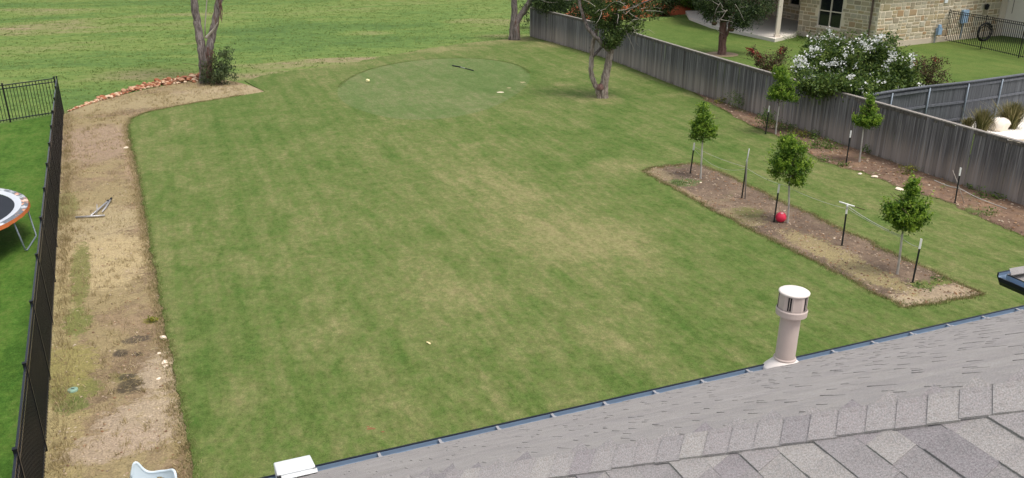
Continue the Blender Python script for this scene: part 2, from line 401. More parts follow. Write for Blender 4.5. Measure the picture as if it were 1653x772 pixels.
# --- timber, metal, masonry
def m_picket(name, dark, mid, light, base=None, rand=0.22):
    t = NT(name); v = t.coords((34, 34, 1.1)); 
    rn = t.rnd(); ofs = t.new('ShaderNodeVectorMath'); ofs.operation = 'ADD'; cb = t.new('ShaderNodeCombineXYZ'); t.l.new(t.math('MULTIPLY', rn, 90.0), cb.inputs[0]); t.l.new(t.math('MULTIPLY', rn, 37.0), cb.inputs[2])
    t.l.new(v, ofs.inputs[0]); t.l.new(cb.outputs[0], ofs.inputs[1]); vv = ofs.outputs[0]
    n = t.noise(1.0, 6, 0.7, vv); n2 = t.noise(0.35, 4, 0.6, vv)
    k = t.math('ADD', t.math('MULTIPLY', n, 0.6), t.math('MULTIPLY', n2, 0.4))
    c = t.ramp(k, [(0.36, dark), (0.5, mid), (0.62, light)])
    if base:
        sp = t.new('ShaderNodeSeparateXYZ'); t.l.new(t.co.outputs['Object'], sp.inputs[0])
        z = t.math('ADD', sp.outputs[2], t.math('MULTIPLY', t.math('SUBTRACT', n, 0.5), 1.6))
        c = t.mix(t.math('MULTIPLY', t.step(t.math('SUBTRACT', 0.62, z), 0.0, 0.5), 0.75), c, base)
    c = t.hsv(c, v=t.remap(rn, 1 - rand, 1 + rand))
    return t.out(c, 0.9, t.bump(n, 0.5, 0.01))
M['picket'] = m_picket('weathered_picket', lin(62, 60, 62), lin(104, 101, 103), lin(146, 143, 144), lin(160, 148, 138), .24)
M['cap'] = m_picket('weathered_cap', lin(104, 99, 95), lin(140, 133, 126), lin(162, 154, 146), None, 0.08)
M['post_wood'] = m_picket('weathered_post', lin(72, 66, 62), lin(98, 92, 88), lin(122, 116, 110), None, 0.1)
M['blue_picket'] = m_picket('stained_picket', lin(68, 69, 73), lin(82, 84, 88), lin(96, 98, 102), None, 0.07)
M['blue_rail'] = m_picket('stained_rail', lin(80, 82, 89), lin(94, 96, 102), lin(108, 110, 116), None, 0.05)
M['steel'] = m_plain('galvanised_steel', lin(134, 144, 154), 0.5, 0.1, 6, 0.05, 0.3)
M['black'] = m_plain('black_powder_coat', (0.010, 0.011, 0.014, 1), 0.38, 0.2, 8, 0.05)
M['black_rail'] = m_plain('black_satin_rail', (0.016, 0.019, 0.025, 1), 0.25, 0.2, 8, 0.05)
M['tpost'] = m_plain('dark_post_paint', (0.016, 0.020, 0.020, 1), 0.6, 0.3, 14, 0.2)
M['white_paint'] = m_plain('white_post_paint', lin(222, 222, 218), 0.7, 0.08, 14, 0.1)
M['alu'] = m_plain('dull_aluminium', lin(176, 174, 174), 0.45, 0.12, 9, 0.05, 0.5)
M['rope'] = m_plain('pale_cord', lin(178, 178, 172), 0.9, 0.1, 20, 0.1)
M['red'] = m_plain('red_rubber', lin(218, 54, 82), 0.5, 0.06, 6, 0.04)
M['cream'] = m_plain('cream_stucco', lin(232, 225, 213), 0.9, 0.05, 3, 0.15)
M['mortar'] = m_plain('pale_mortar', lin(218, 205, 182), 0.95, 0.08, 10, 0.3)
M['foundation'] = m_plain('foundation_concrete', lin(190, 176, 158), 0.9, 0.1, 3, 0.2)
M['trim'] = m_plain('cream_trim', lin(212, 200, 184), 0.7, 0.05, 4, 0.05)
M['downspout'] = m_plain('brown_downspout', lin(104, 88, 80), 0.5, 0.1, 4, 0.05)
M['meter'] = m_plain('blue_grey_meter', lin(138, 164, 190), 0.5, 0.12, 5, 0.05)
M['plastic'] = m_plain('white_moulded_plastic', lin(206, 218, 226), 0.38, 0.04, 3, 0.02)
M['white_metal'] = m_plain('white_sheet_metal', lin(222, 224, 224), 0.45, 0.05, 3, 0.03)
M['vent'] = m_plain('beige_vent_paint', lin(196, 180, 172), 0.55, 0.07, 9, 0.08)
M['vent_top'] = m_plain('pale_vent_cap', lin(224, 215, 208), 0.55, 0.05, 9, 0.05)
M['slot'] = m_plain('dark_vent_slot', (0.012, 0.012, 0.014, 1), 0.8, 0.2, 9, 0.05)
M['gutter'] = m_plain('black_gutter', (0.010, 0.013, 0.020, 1), 0.35, 0.2, 5, 0.04)
M['gutter_sky'] = m_plain('sky_tinted_gutter_inside', lin(128, 148, 170), 0.3, 0.12, 5, 0.04)  # blue sky reflection put into the colour of the gutter's inside
M['rubber'] = m_plain('black_rubber', (0.012, 0.012, 0.013, 1), 0.6, 0.2, 12, 0.1)
M['valve'] = m_plain('green_plastic_lid', lin(128, 156, 138), 0.6, 0.12, 12, 0.1)
M['paleleaf'] = m_plain('dry_pale_leaf', lin(226, 208, 158), 0.8, 0.15, 30, 0.1)
M['ball_white'] = m_plain('yellow_white_ball', lin(240, 230, 170), 0.5, 0.05, 12, 0.05)
t = NT('window_glass'); M['glass'] = t.out((0.012, 0.014, 0.017, 1), 0.06); t.b.inputs['Specular IOR Level'].default_value = 0.5

def m_stone(name, cols, rand=0.25, rough=0.9):
    t = NT(name); k = t.math('ADD', t.math('MULTIPLY', t.rnd(), 0.5), t.math('MULTIPLY', t.island(), 0.5)) if name.startswith('mix') else (t.rnd() if not name.startswith('joined') else t.island())
    n = t.noise(5, 5, 0.7); stops = [(i / max(1, len(cols) - 1), c) for i, c in enumerate(cols)]
    c = t.ramp(k, stops); c = t.hsv(c, v=t.remap(n, 1 - rand, 1 + rand))
    return t.out(c, rough, t.bump(t.noise(16, 5, 0.7), 0.6, 0.02))
ST = [lin(164, 152, 130), lin(178, 168, 148), lin(160, 146, 116), lin(186, 176, 156), lin(172, 154, 120), lin(152, 140, 120), lin(180, 166, 140), lin(160, 130, 96), lin(178, 170, 152), lin(170, 160, 138)]
M['stone'] = m_stone('limestone', ST); M['stone_j'] = m_stone('joined_limestone', ST)
RK = [lin(164, 112, 84), lin(146, 88, 62), lin(184, 144, 114), lin(210, 188, 160), lin(160, 106, 78), lin(134, 86, 64), lin(192, 160, 128), lin(158, 98, 70)]
M['rock'] = m_stone('red_rock', RK); M['rock_j'] = m_stone('joined_red_rock', RK)
M['chalk'] = m_plain('pale_limestone', lin(232, 214, 192), 0.9, 0.12, 5, 0.5)
M['boulder'] = m_plain('pink_white_boulder', lin(236, 224, 210), 0.9, 0.14, 4, 0.5)

def m_shingle(name, joined, lo=0.0, hi=1.0):
    t = NT(name); k = t.remap(t.island() if joined else t.rnd(), lo, hi)
    c = t.ramp(k, [(0.0, lin(133, 129, 130)), (0.3, lin(147, 143, 142)), (0.75, lin(156, 152, 149)), (1.0, lin(140, 135, 136))])
    n = t.noise(170, 4, 0.85); c = t.hsv(c, v=t.remap(n, -0.35, 2.35))
    c = t.hsv(c, v=t.remap(t.noise(2.3, 6, 0.7), 0.74, 1.26), s=t.remap(t.noise(70, 2, 0.6), 0.4, 2.2))
    return t.out(c, 0.95, t.bump(n, 0.6, 0.004))
M['shingle'] = m_shingle('grey_shingle', False); M['shingle_j'] = m_shingle('joined_grey_shingle', True, .42, .8); M['shingle_far'] = m_shingle('even_grey_shingle', False, .42, .8)

def m_bark(name, dark, mid, light, red=None):
    t = NT(name); v = t.coords((9, 9, 1.4)); n = t.noise(1.6, 6, 0.72, v, 0.6); n2 = t.noise(0.5, 4, 0.6, v)
    c = t.ramp(n, [(0.34, dark), (0.5, mid), (0.64, light)])
    if red: c = t.mix(t.math('MULTIPLY', t.step(n2, 0.56, 0.66), 0.8), c, red)
    return t.out(c, 0.95, t.bump(n, 0.9, 0.05))
M['bark'] = m_bark('juniper_bark', lin(62, 55, 52), lin(116, 106, 102), lin(152, 142, 137), lin(104, 74, 62))
M['bark2'] = m_bark('pale_juniper_bark', lin(88, 76, 68), lin(142, 128, 118), lin(176, 164, 154))
M['bark_red'] = m_bark('red_brown_bark', lin(70, 48, 44), lin(112, 84, 78), lin(136, 108, 100))
M['sapling'] = m_bark('pale_sapling_bark', lin(150, 144, 136), lin(186, 180, 172), lin(212, 208, 200))
M['dead'] = m_plain('bleached_dead_wood', lin(172, 162, 152), 0.95, 0.15, 20, 0.4)
M['twig'] = m_plain('brown_twig', lin(86, 70, 56), 0.95, 0.2, 20, 0.4)
M['juniper'] = m_leaf('juniper_leaf', (0.020, 0.040, 0.012, 1), (0.064, 0.106, 0.026, 1), (0.150, 0.195, 0.050, 1), 0.3)
M['juniper2'] = m_leaf('dark_juniper_leaf', (0.013, 0.028, 0.011, 1), (0.040, 0.068, 0.020, 1), (0.095, 0.132, 0.040, 1), 0.22)
M['oak'] = m_leaf('young_oak_leaf', (0.030, 0.080, 0.013, 1), (0.105, 0.210, 0.026, 1), (0.25, 0.37, 0.046, 1), 0.45, 2.6)
M['oak_new'] = m_leaf('fresh_oak_leaf', (0.13, 0.24, 0.026, 1), (0.24, 0.37, 0.042, 1), (0.40, 0.52, 0.07, 1), 0.45, 2.6)
M['shrub'] = m_leaf('shrub_leaf', (0.026, 0.046, 0.018, 1), (0.072, 0.104, 0.040, 1), (0.15, 0.18, 0.080, 1), 0.3, 1.6)
M['myrtle'] = m_leaf('myrtle_leaf', (0.020, 0.044, 0.012, 1), (0.075, 0.130, 0.026, 1), (0.20, 0.26, 0.055, 1), 0.35, 1.4)
M['myrtle_red'] = m_leaf('red_myrtle_leaf', (0.028, 0.030, 0.012, 1), (0.075, 0.062, 0.025, 1), (0.150, 0.060, 0.040, 1), 0.22, 2.2)
M['redtip'] = m_leaf('red_blossom', (0.16, 0.016, 0.016, 1), (0.25, 0.03, 0.03, 1), (0.33, 0.06, 0.05, 1), 0.2, 2.0)
M['blossom'] = m_leaf('white_blossom', (0.66, 0.66, 0.62, 1), (0.80, 0.80, 0.77, 1), (0.86, 0.86, 0.84, 1), 0.25, 2.0)
M['weed'] = m_leaf('weed_leaf', (0.050, 0.100, 0.022, 1), (0.115, 0.190, 0.042, 1), (0.21, 0.27, 0.06, 1), 0.35, 2.0)
M['weed_yellow'] = m_leaf('yellow_weed_leaf', (0.09, 0.11, 0.02, 1), (0.20, 0.22, 0.03, 1), (0.36, 0.32, 0.05, 1), 0.25, 2.0)
M['tuftgrass'] = m_leaf('clump_grass_blade', (0.07, 0.075, 0.02, 1), (0.165, 0.15, 0.055, 1), (0.30, 0.25, 0.13, 1), 0.25, 3.0, 0.8)
M['straw'] = m_leaf('straw_blade', (0.26, 0.20, 0.09, 1), (0.40, 0.32, 0.17, 1), (0.56, 0.46, 0.27, 1), 0.4, 1.4, 0.85)
M['blade_meadow'] = m_leaf('meadow_blade', (0.115, 0.180, 0.045, 1), (0.165, 0.235, 0.060, 1), (0.25, 0.28, 0.095, 1), 0.5, 0.4, 0.85)
M['blade_lawn'] = m_leaf('lawn_blade', (0.085, 0.125, 0.026, 1), (0.135, 0.175, 0.045, 1), (0.21, 0.22, 0.075, 1), 0.45, 0.5, 0.85)
M['litter'] = m_stone('joined_litter', [lin(108, 84, 66), lin(140, 108, 80), lin(176, 158, 136), lin(96, 80, 68), lin(150, 112, 80), lin(190, 174, 152)])

# ================================================================== THE GROUND
m = MB(); m.poly([(-600, -60, -0.012), (600, -60, -0.012), (600, 900, -0.012), (-600, 900, -0.012)])
tag(m.build('field', M['meadow']), 'wide green meadow beyond the yard', kind='structure')

# the yard's mown lawn
left_edge = [G(*p) for p in [(331, 830), (316, 772), (302, 700), (286, 620), (268, 530), (253, 450), (240, 380), (228, 310), (216, 250), (208, 218), (208, 200), (222, 188), (262, 177), (330, 165), (392, 155)]]
left_edge = [p + Vector((random.gauss(0, .022), random.gauss(0, .02), 0)) for p in resample(spline(left_edge, 8), .25)]
tip = [G(428, 149), G(408, 139), G(395, 131)]
top_edge = spline([G(*p) for p in [(395, 131), (440, 120), (500, 111), (560, 103), (620, 92), (680, 81), (740, 72), (800, 66), (850, 60)]], 8)
FENCE_PX = [(856, 59.5, 12), (953, 87, 36), (1015, 109, 52), (1080, 135, 71), (1180, 171, 102), (1283, 207, 133), (1362, 235, 154), (1440, 262, 176), (1508, 286, 196), (1633, 327, 232), (1760, 368, 268)]
fence_line = [G(p[0], p[1]) for p in FENCE_PX]
fence_s = spline(fence_line, 6)
lawn_pts = left_edge + tip[:2] + wobble(resample(top_edge, 0.4), 0.10) + [p + Vector((0.1, 0.06, 0)) for p in fence_s] + [Vector((19.5, 2, 0)), Vector((16, -6, 0)), Vector((-4.0, -6, 0))]
LAWN = [(p.x, p.y) for p in lawn_pts]
sheet('lawn', LAWN, 0.03, M['lawn'], 0.03)
# putting green
gc = [G(*p) for p in [(545, 152), (556, 132), (600, 112), (660, 100), (720, 95), (780, 96), (825, 103), (850, 114), (855, 130), (838, 150), (800, 172), (755, 186), (700, 194), (640, 193), (590, 182), (558, 168)]]
gcs = spline(gc, 8, True)
sheet('putting_green', [(p.x, p.y) for p in gcs], 0.036, M['green'])
# dry strip along the black fence
fb0 = G(103, 184); fb1 = G(72, 772); fdir = (fb1 - fb0).normalized(); fb2 = fb0 + fdir * 37
strip_top = spline([G(*p) for p in [(100, 186), (135, 172), (180, 158), (230, 146), (280, 136), (330, 128), (372, 131), (405, 139), (432, 150)]], 6)
strip_in = spline([G(*p) for p in [(446, 154), (400, 163), (330, 176), (262, 192), (232, 207), (228, 240), (242, 310), (255, 380), (268, 450), (284, 530), (302, 620), (318, 700), (334, 772), (352, 840)]], 4)
STRIP = [(fb2.x, fb2.y)] + [(p.x, p.y) for p in strip_top] + [(p.x, p.y) for p in strip_in] + [(-2.0, -3)]
sheet('dry_strip', STRIP, 0.004, M['strip'])
# neighbour's lawn on the left, behind the black fence
bdir = (G(92, 187) - G(0, 202)).normalized(); bend = fb0 - bdir * 16
NL = [(fb0.x - 0.05, fb0.y), (bend.x, bend.y), (bend.x - 12, bend.y - 30), (fb2.x - 0.05, fb2.y)]
sheet('neighbour_lawn', NL, 0.008, M['lawn_left'])
# neighbour's lawn on the right, behind the wooden fence
FR = [(p.x + 0.1, p.y + 0.06) for p in fence_s]
NR = FR + [(60, 20), (75, 75), (25, 78), (G(1160, 16).x, G(1160, 16).y), (G(1060, 33).x, G(1060, 33).y), (G(880, 46).x, G(880, 46).y)]
sheet('neighbour_lawn', NR, 0.004, M['lawn_right'])
# beds
BED = [(p.x, p.y) for p in wobble(resample([G(*p) for p in [(1037, 278), (1060, 272), (1120, 266), (1160, 280), (1260, 327), (1360, 373), (1460, 421), (1530, 452), (1586, 477), (1545, 483), (1500, 491), (1456, 498), (1400, 468), (1330, 431), (1250, 391), (1160, 345), (1090, 305), (1037, 278)]], 0.22)[:-1], 0.045)]
sheet('garden_bed', BED, 0.038, M['bed'])
FB_front = spline([G(*p) for p in [(1120, 150), (1170, 180), (1215, 205), (1262, 225), (1330, 262), (1400, 283), (1470, 310), (1520, 325), (1560, 342), (1610, 365), (1680, 395), (1780, 430)]], 5)
FBED = [(p.x, p.y) for p in wobble(resample(FB_front, 0.4), 0.07)] + [(p.x - 0.02, p.y) for p in reversed(fence_s) if p.y < G(1120, 149).y]
sheet('fence_bed', FBED, 0.036, M['fence_bed'])
# orange clay bank beyond the neighbour's lawn
def bank():
    m = MB(); nx, ny = 60, 14
    a = G(902, 40); b = G(1135, 21); d = (b - a); n = Vector((.16, 1, 0)).normalized()
    for j in range(ny + 1):
        for i in range(nx + 1):
            u = i / nx; w = j / ny
            p = a + d * (u * 1.05 - 0.02) + n * (w * 16)
            z = 1.7 * math.sin(min(1, w * 2.2) * math.pi / 2) * min(1, 5 * u, 5 * (1 - u) + 0.25) + 0.12 * math.sin(u * 40 + w * 7) * w + random.gauss(0, 0.04) * min(1, w * 6)
            m.v.append((p.x, p.y, z - 0.004 + (0.0 if j else -0.05)))
    for j in range(ny):
        for i in range(nx):
            k = j * (nx + 1) + i; m.f.append((k, k + 1, k + nx + 2, k + nx + 1))
    return m
tag(bank().build('clay_bank', M['clay'], smooth=True), kind='structure')
# gravel corner with tan paving
gv = [G(1535, 205), G(1560, 196), G(1600, 189), G(1653, 178), G(1760, 160), G(1790, 250), G(1653, 240), G(1600, 222)]
sheet('gravel', [(p.x, p.y) for p in gv], 0.010, M['gravel'])
cs = G(1692, 240); sheet('paving', [(cs.x + 1.55 * math.cos(a) * 1.2, cs.y + 1.3 * math.sin(a)) for a in np.linspace(0, 2 * math.pi, 28)[:-1]], 0.016, M['slab'])
# small bare patches
def patch(px, py, rx, ry, mat, z):
    c = G(px, py, z); n = 14
    pts = [(c.x + rx * math.cos(a) * random.uniform(.65, 1.2), c.y + ry * math.sin(a) * random.uniform(.65, 1.2)) for a in np.linspace(0, 2 * math.pi, n + 1)[:-1]]
    return sheet('bare_patch', pts, z, mat)
M['sand'] = m_plain('bare_pale_sand', lin(214, 200, 172), 0.95, 0.15, 9, 0.5); M['drysand'] = m_plain('dry_thatch', lin(158, 148, 110), 0.95, 0.25, 9, 0.5); M['redsoil'] = m_plain('red_soil', lin(126, 92, 62), 0.95, 0.25, 9, 0.5)
patch(808, 149, .20, .13, M['sand'], 0.0405); patch(822, 142, .12, .10, M['drysand'], 0.041); patch(844, 133, .15, .16, M['drysand'], 0.0405)
patch(600, 692, .075, .035, M['redsoil'], 0.034); patch(618, 697, .03, .02, M['redsoil'], 0.034); patch(594, 689, .03, .02, M['redsoil'], 0.034)
rx = G(1165, 88); sheet('tree_ring', [(rx.x + 1.0 * math.cos(a), rx.y + 1.0 * math.sin(a)) for a in np.linspace(0, 2 * math.pi, 22)[:-1]], 0.012, M['mulch'])

# ================================================================== WOODEN FENCE
def top_h(base, y):
    lo, hi = 0.0, 12.0
    for _ in range(40):
        mid = (lo + hi) / 2; dz = mid - CAM_H; d = base.y * _c - dz * _s; u = base.y * _s + dz * _c
        if CY - FPX * u / d > y: lo = mid
        else: hi = mid
    return lo
def unit_picket(w, th, name, mat, ear=0.0):
    m = MB(); m.box((0, 0, 0.5), w, th, 1.0); return m.mesh(name, mat)
wood = empty('wooden_fence', 'weathered grey wooden privacy fence with cap board running along the yard', 'fence', loc=tuple(fence_line[4]))
woff = Vector(fence_line[4])
hs_ = [top_h(G(p[0], p[1]), p[2]) for p in FENCE_PX]
hk = [hs_[0]] + [0.25 * a + 0.5 * b + 0.25 * c for a, b, c in zip(hs_[:-2], hs_[1:-1], hs_[2:])] + [hs_[-1]]
hk = [min(max(h, 1.8), 2.1) for h in hk]
hspl = [v.x for v in spline([(h, 0, 0) for h in hk], 6)]
def walk(pts, vals, step):
    """evenly spaced points along a polyline with interpolated values and headings"""
    out = []; carry = 0.0
    for i in range(len(pts) - 1):
        a, b = Vector(pts[i]), Vector(pts[i + 1]); L = (b - a).length; s = carry
        while s < L:
            out.append((a.lerp(b, s / L), vals[i] + (vals[i + 1] - vals[i]) * s / L, math.atan2((b - a).y, (b - a).x))); s += step
        carry = s - L
    return out
pk = [unit_picket(w, th, 'picket', M['picket']) for w, th in ((0.137, 0.018), (0.134, 0.020), (0.139, 0.017), (0.136, 0.019))]
wk = walk(fence_s, hspl, 0.1385); wk = [w for w in wk if w[0].y > 19.5]
far_m = MB(); nfar = max(0, len(wk) - 300)
for i, (p, h, a) in enumerate(wk):
    off = Vector((-math.sin(a), math.cos(a), 0)) * random.gauss(0, 0.006)
    hh = h - 0.03 + random.gauss(0, 0.006)
    if i < nfar:
        far_m.box(p + off + Vector((0, 0, hh / 2)) - woff, 0.137, 0.018, hh, Matrix.Rotation(a, 3, 'Z'))
    else:
        link('picket', random.choice(pk), wood, p + off + Vector((0, 0, 0.0 + random.uniform(0, .03))) - woff, (random.gauss(0, 0.006), random.gauss(0, 0.004), a + random.gauss(0, 0.02)), (1, 1, hh))
if nfar: tag(far_m.build('far_pickets', M['picket'], wood), kind='stuff')
prev = None
for i, (p, h, a) in enumerate(walk(fence_s, hspl, 2.44)):
    if p.y < 17: break
    back = Vector((-math.sin(a), math.cos(a), 0))
    if back.x < 0: back = -back
    MB().box(p + back * 0.075 + Vector((0, 0, h / 2)) - woff, 0.09, 0.09, h - 0.02, Matrix.Rotation(a, 3, 'Z')).build('post', M['post_wood'], wood)
    if prev:
        q, qh, qb = prev
        MB().bar(q + qb * 0.03 + Vector((0, 0, qh + 0.004)) - woff, p + back * 0.03 + Vector((0, 0, h + 0.004)) - woff, 0.15, 0.038).build('cap_board', M['cap'], wood)
        MB().bar(q + Vector((0, 0, qh - 0.075)) - qb * 0.022 - woff, p + Vector((0, 0, h - 0.075)) - back * 0.022 - woff, 0.018, 0.085).build('trim_board', M['post_wood'], wood)
        for z in (0.35, 1.0):
            MB().bar(q + qb * 0.035 + Vector((0, 0, z)) - woff, p + back * 0.035 + Vector((0, 0, z)) - woff, 0.04, 0.09).build('rail', M['post_wood'], wood)
    prev = (p, h, back)

# ================================================================== BLUE-GREY FENCE
bh = 1.72
bl = [Vector((12.55, 30.15, 0)), Vector((15.39, 31.86, 0)), Vector((18.70, 33.32, 0)), Vector((21.73, 35.0, 0)), Vector((26.5, 37.4, 0))]
blue = empty('stained_fence', 'blue-grey stained board fence with steel posts behind the gravel', 'fence', loc=tuple(bl[2])); bo = bl[2]
bpk = unit_picket(0.139, 0.018, 'picket', M['blue_picket'])
bw = walk(bl, [bh] * 5, 0.142)
for p, h, a in bw:
    link('picket', bpk, blue, p - bo + Vector((0, 0, 0.02)), (random.gauss(0, .003), 0, a), (1, 1, h - .05))
prev = None
for p, h, a in walk(bl, [bh] * 5, 2.15):
    fr = Vector((math.sin(a), -math.cos(a), 0))
    MB().tube([p + fr * 0.075 - bo, p + fr * 0.075 + Vector((0, 0, h - .06)) - bo], 0.032, 8).build('steel_post', M['steel'], blue, True)
    if prev:
        q, qf = prev
        MB().bar(q + qf * 0.02 + Vector((0, 0, h)) - bo, p + fr * 0.02 + Vector((0, 0, h)) - bo, 0.15, 0.04).build('cap_board', M['blue_rail'], blue)
        for z, hh_ in ((0.22, .09), (0.92, .09), (1.56, .09)):
            MB().bar(q + qf * 0.03 + Vector((0, 0, z)) - bo, p + fr * 0.03 + Vector((0, 0, z)) - bo, 0.04, hh_).build('rail', M['blue_rail'], blue)
    prev = (p, fr)

# ================================================================== BLACK METAL FENCES
def metal_fence(name, label, pts, h, step, post_step, double=True, psz=0.016, z0=0.08, from_end=False, cap=300):
    o = Vector(pts[0]); root = empty(name, label, 'fence', loc=tuple(o))
    pm = unit_picket(psz, psz, 'picket', M['black'])
    W = walk(pts, [h] * len(pts), step); n = len(W)
    if from_end: W = W[::-1]
    jm = MB()
    for i, (p, hh, a) in enumerate(W):
        if i < cap: link('picket', pm, root, p - o + Vector((0, 0, z0 - .03)), (0, 0, a), (1, 1, hh - z0))
        else: jm.box(p - o + Vector((0, 0, (hh + z0 - .03) / 2)), psz, psz, hh - z0, Matrix.Rotation(a, 3, 'Z'))
    if jm.v: tag(jm.build('far_pickets', M['black'], root), kind='stuff')
    prev = None
    PW = walk(pts, [h] * len(pts), post_step)
    if (PW[-1][0] - Vector(pts[-1])).length > 0.3: PW.append((Vector(pts[-1]), h, PW[-1][2]))
    for p, hh, a in PW:
        post = MB().box(p - o + Vector((0, 0, (hh + .05) / 2)), 0.052, 0.052, hh + .05, Matrix.Rotation(a, 3, 'Z')).build('post', M['black'], root)
        MB().box(p - o + Vector((0, 0, hh + .058)), 0.064, 0.064, 0.018, Matrix.Rotation(a, 3, 'Z')).build('post_cap', M['black'], post)
        if prev is not None:
            zs = (h - .02, h - .16, z0 + .05) if double else (h - .02, z0 + .05)
            for z in zs:
                MB().bar(prev - o + Vector((0, 0, z)), p - o + Vector((0, 0, z)), 0.032, 0.034).build('rail', M['black_rail'], root)
        prev = p
    return root
metal_fence('metal_fence', 'long black metal picket fence beside the dry grass strip', [fb0, fb2], 1.55, 0.100, 2.42, from_end=True, psz=.024)
metal_fence('metal_fence', 'black metal picket fence crossing behind the trampoline lawn', [fb0 - bdir * 0.1, bend], 1.55, 0.125, 2.0, psz=0.02)
rf = [G(1524, 67), G(1585, 80), G(1641, 93), G(1700, 107)]
metal_fence('metal_fence', 'black metal picket fence beside the stone house and cream wall', rf, 2.03, 0.172, 3.45, psz=0.028)
# coil of hose on the fence
pc = G(1585, 80); pc = pc + Vector((-0.1, -0.10, 1.13)); hc = empty('hose_coil', 'coiled black hose hanging on the black fence post', 'hose', loc=tuple(pc))
for k in range(6):
    rr = 0.50 + random.uniform(-.07, .05); pts = [Vector((rr * 0.82 * math.cos(a) + random.gauss(0, .012), -0.05 + 0.02 * k, rr * math.sin(a) + random.gauss(0, .012) - .02 * k)) for a in np.linspace(0, 2 * math.pi, 26)]
    MB().tube(pts, 0.030, 6).build('loop', M['rubber'], hc, True)

# ================================================================== STONE HOUSE
sh = empty('stone_house', 'tan limestone house with covered patio beyond the wooden fence', 'house', loc=tuple(G(1410, 79.5))); so = G(1410, 79.5)
def unit_stone():
    m = MB(); j = lambda: random.uniform(-.06, .06)
    b = [(-.5, 0, -.5), (.5, 0, -.5), (.5, 0, .5), (-.5, 0, .5)]
    f = [(-.43 + j(), -1, -.40 + j()), (.43 + j(), -1, -.40 + j()), (.43 + j(), -1, .40 + j()), (-.43 + j(), -1, .40 + j())]
    b = [(x + j() * .7, y, z + j() * .9) for x, y, z in b]
    m.v = b + f; m.f = [(4, 5, 6, 7), (0, 1, 5, 4), (1, 2, 6, 5), (2, 3, 7, 6), (3, 0, 4, 7)]
    return m
STU = [unit_stone() for _ in range(8)]; STM = [u.mesh('stone', M['stone']) for u in STU]
stone_count = 0
def stone_wall(a, b, z0, z1, holes=(), parts=True, foundation=0.0):
    """a..b seen from the side where a is on the left; stones laid in broken courses on a mortar wall"""
    global stone_count
    a = Vector(a); b = Vector(b); d = (b - a); L = d.length; d.normalize(); n = Vector((d.y, -d.x, 0)); ang = math.atan2(d.y, d.x)
    m = MB()
    xs = sorted({0.0, L} | {h[0] for h in holes} | {h[1] for h in holes})
    for x0, x1 in zip(xs[:-1], xs[1:]):
        hit = [h for h in holes if h[0] <= x0 + 1e-4 and h[1] >= x1 - 1e-4]
        segs = [(z0, z1)]
        for h in hit: segs = [(z0, h[2]), (h[3], z1)]
        for u, w in segs:
            if w - u > 0.01: m.box(a - so + d * (x0 + x1) / 2 - n * 0.1 + Vector((0, 0, (u + w) / 2)), x1 - x0, 0.2, w - u, Matrix.Rotation(ang, 3, 'Z'))
    m.build('wall', M['mortar'], sh)
    if foundation: MB().box(a - so + (b - a) / 2 + Vector((0, 0, foundation / 2)) - n * 0.05, L + .06, 0.22, foundation, Matrix.Rotation(ang, 3, 'Z')).build('foundation', M['foundation'], sh)
    jm = MB(); z = max(z0, foundation) + .02
    rot = Matrix.Rotation(ang, 3, 'Z')
    while z < z1 - 0.1:
        ch = random.choice((0.22, 0.30, 0.38, 0.44)); ch = min(ch, z1 - z); x = random.uniform(-.2, 0)
        while x < L:
            w = random.uniform(0.30, 0.78); xa, xb = max(0, x), min(L, x + w); x += w
            if xb - xa < 0.1: continue
            cells = [(z, z + ch)] if (ch < .35 or random.random() < .5) else [(z, z + ch * .5), (z + ch * .5, z + ch)]
            for c0, c1 in cells:
                xm, zm = (xa + xb) / 2, (c0 + c1) / 2
                if any(h[0] - .1 < xm < h[1] + .1 and h[2] - .04 < zm < h[3] + .1 for h in holes): continue
                p = a - so + d * xm + Vector((0, 0, zm)); sc = (xb - xa - .06, 0.028 * random.uniform(.6, 1.4), c1 - c0 - .06)
                if parts and stone_count < 300:
                    link('stone', random.choice(STM), sh, p, (0, 0, ang), sc); stone_count += 1
                else:
                    u = random.choice(STU); n0 = len(jm.v)
                    jm.v += [tuple(p + rot @ Vector((v[0] * sc[0], v[1] * sc[1], v[2] * sc[2]))) for v in u.v]; jm.f += [tuple(n0 + i for i in f) for f in u.f]
        z += ch
    if jm.v: tag(jm.build('stonework', M['stone_j'], sh), kind='stuff')
    return a, d, n, ang
HC = G(1410, 79.5); PIER = G(1286, 57); W2E = G(1614, 57); HT = 3.3
e1 = (PIER - HC).normalized(); L1 = (PIER - HC).length
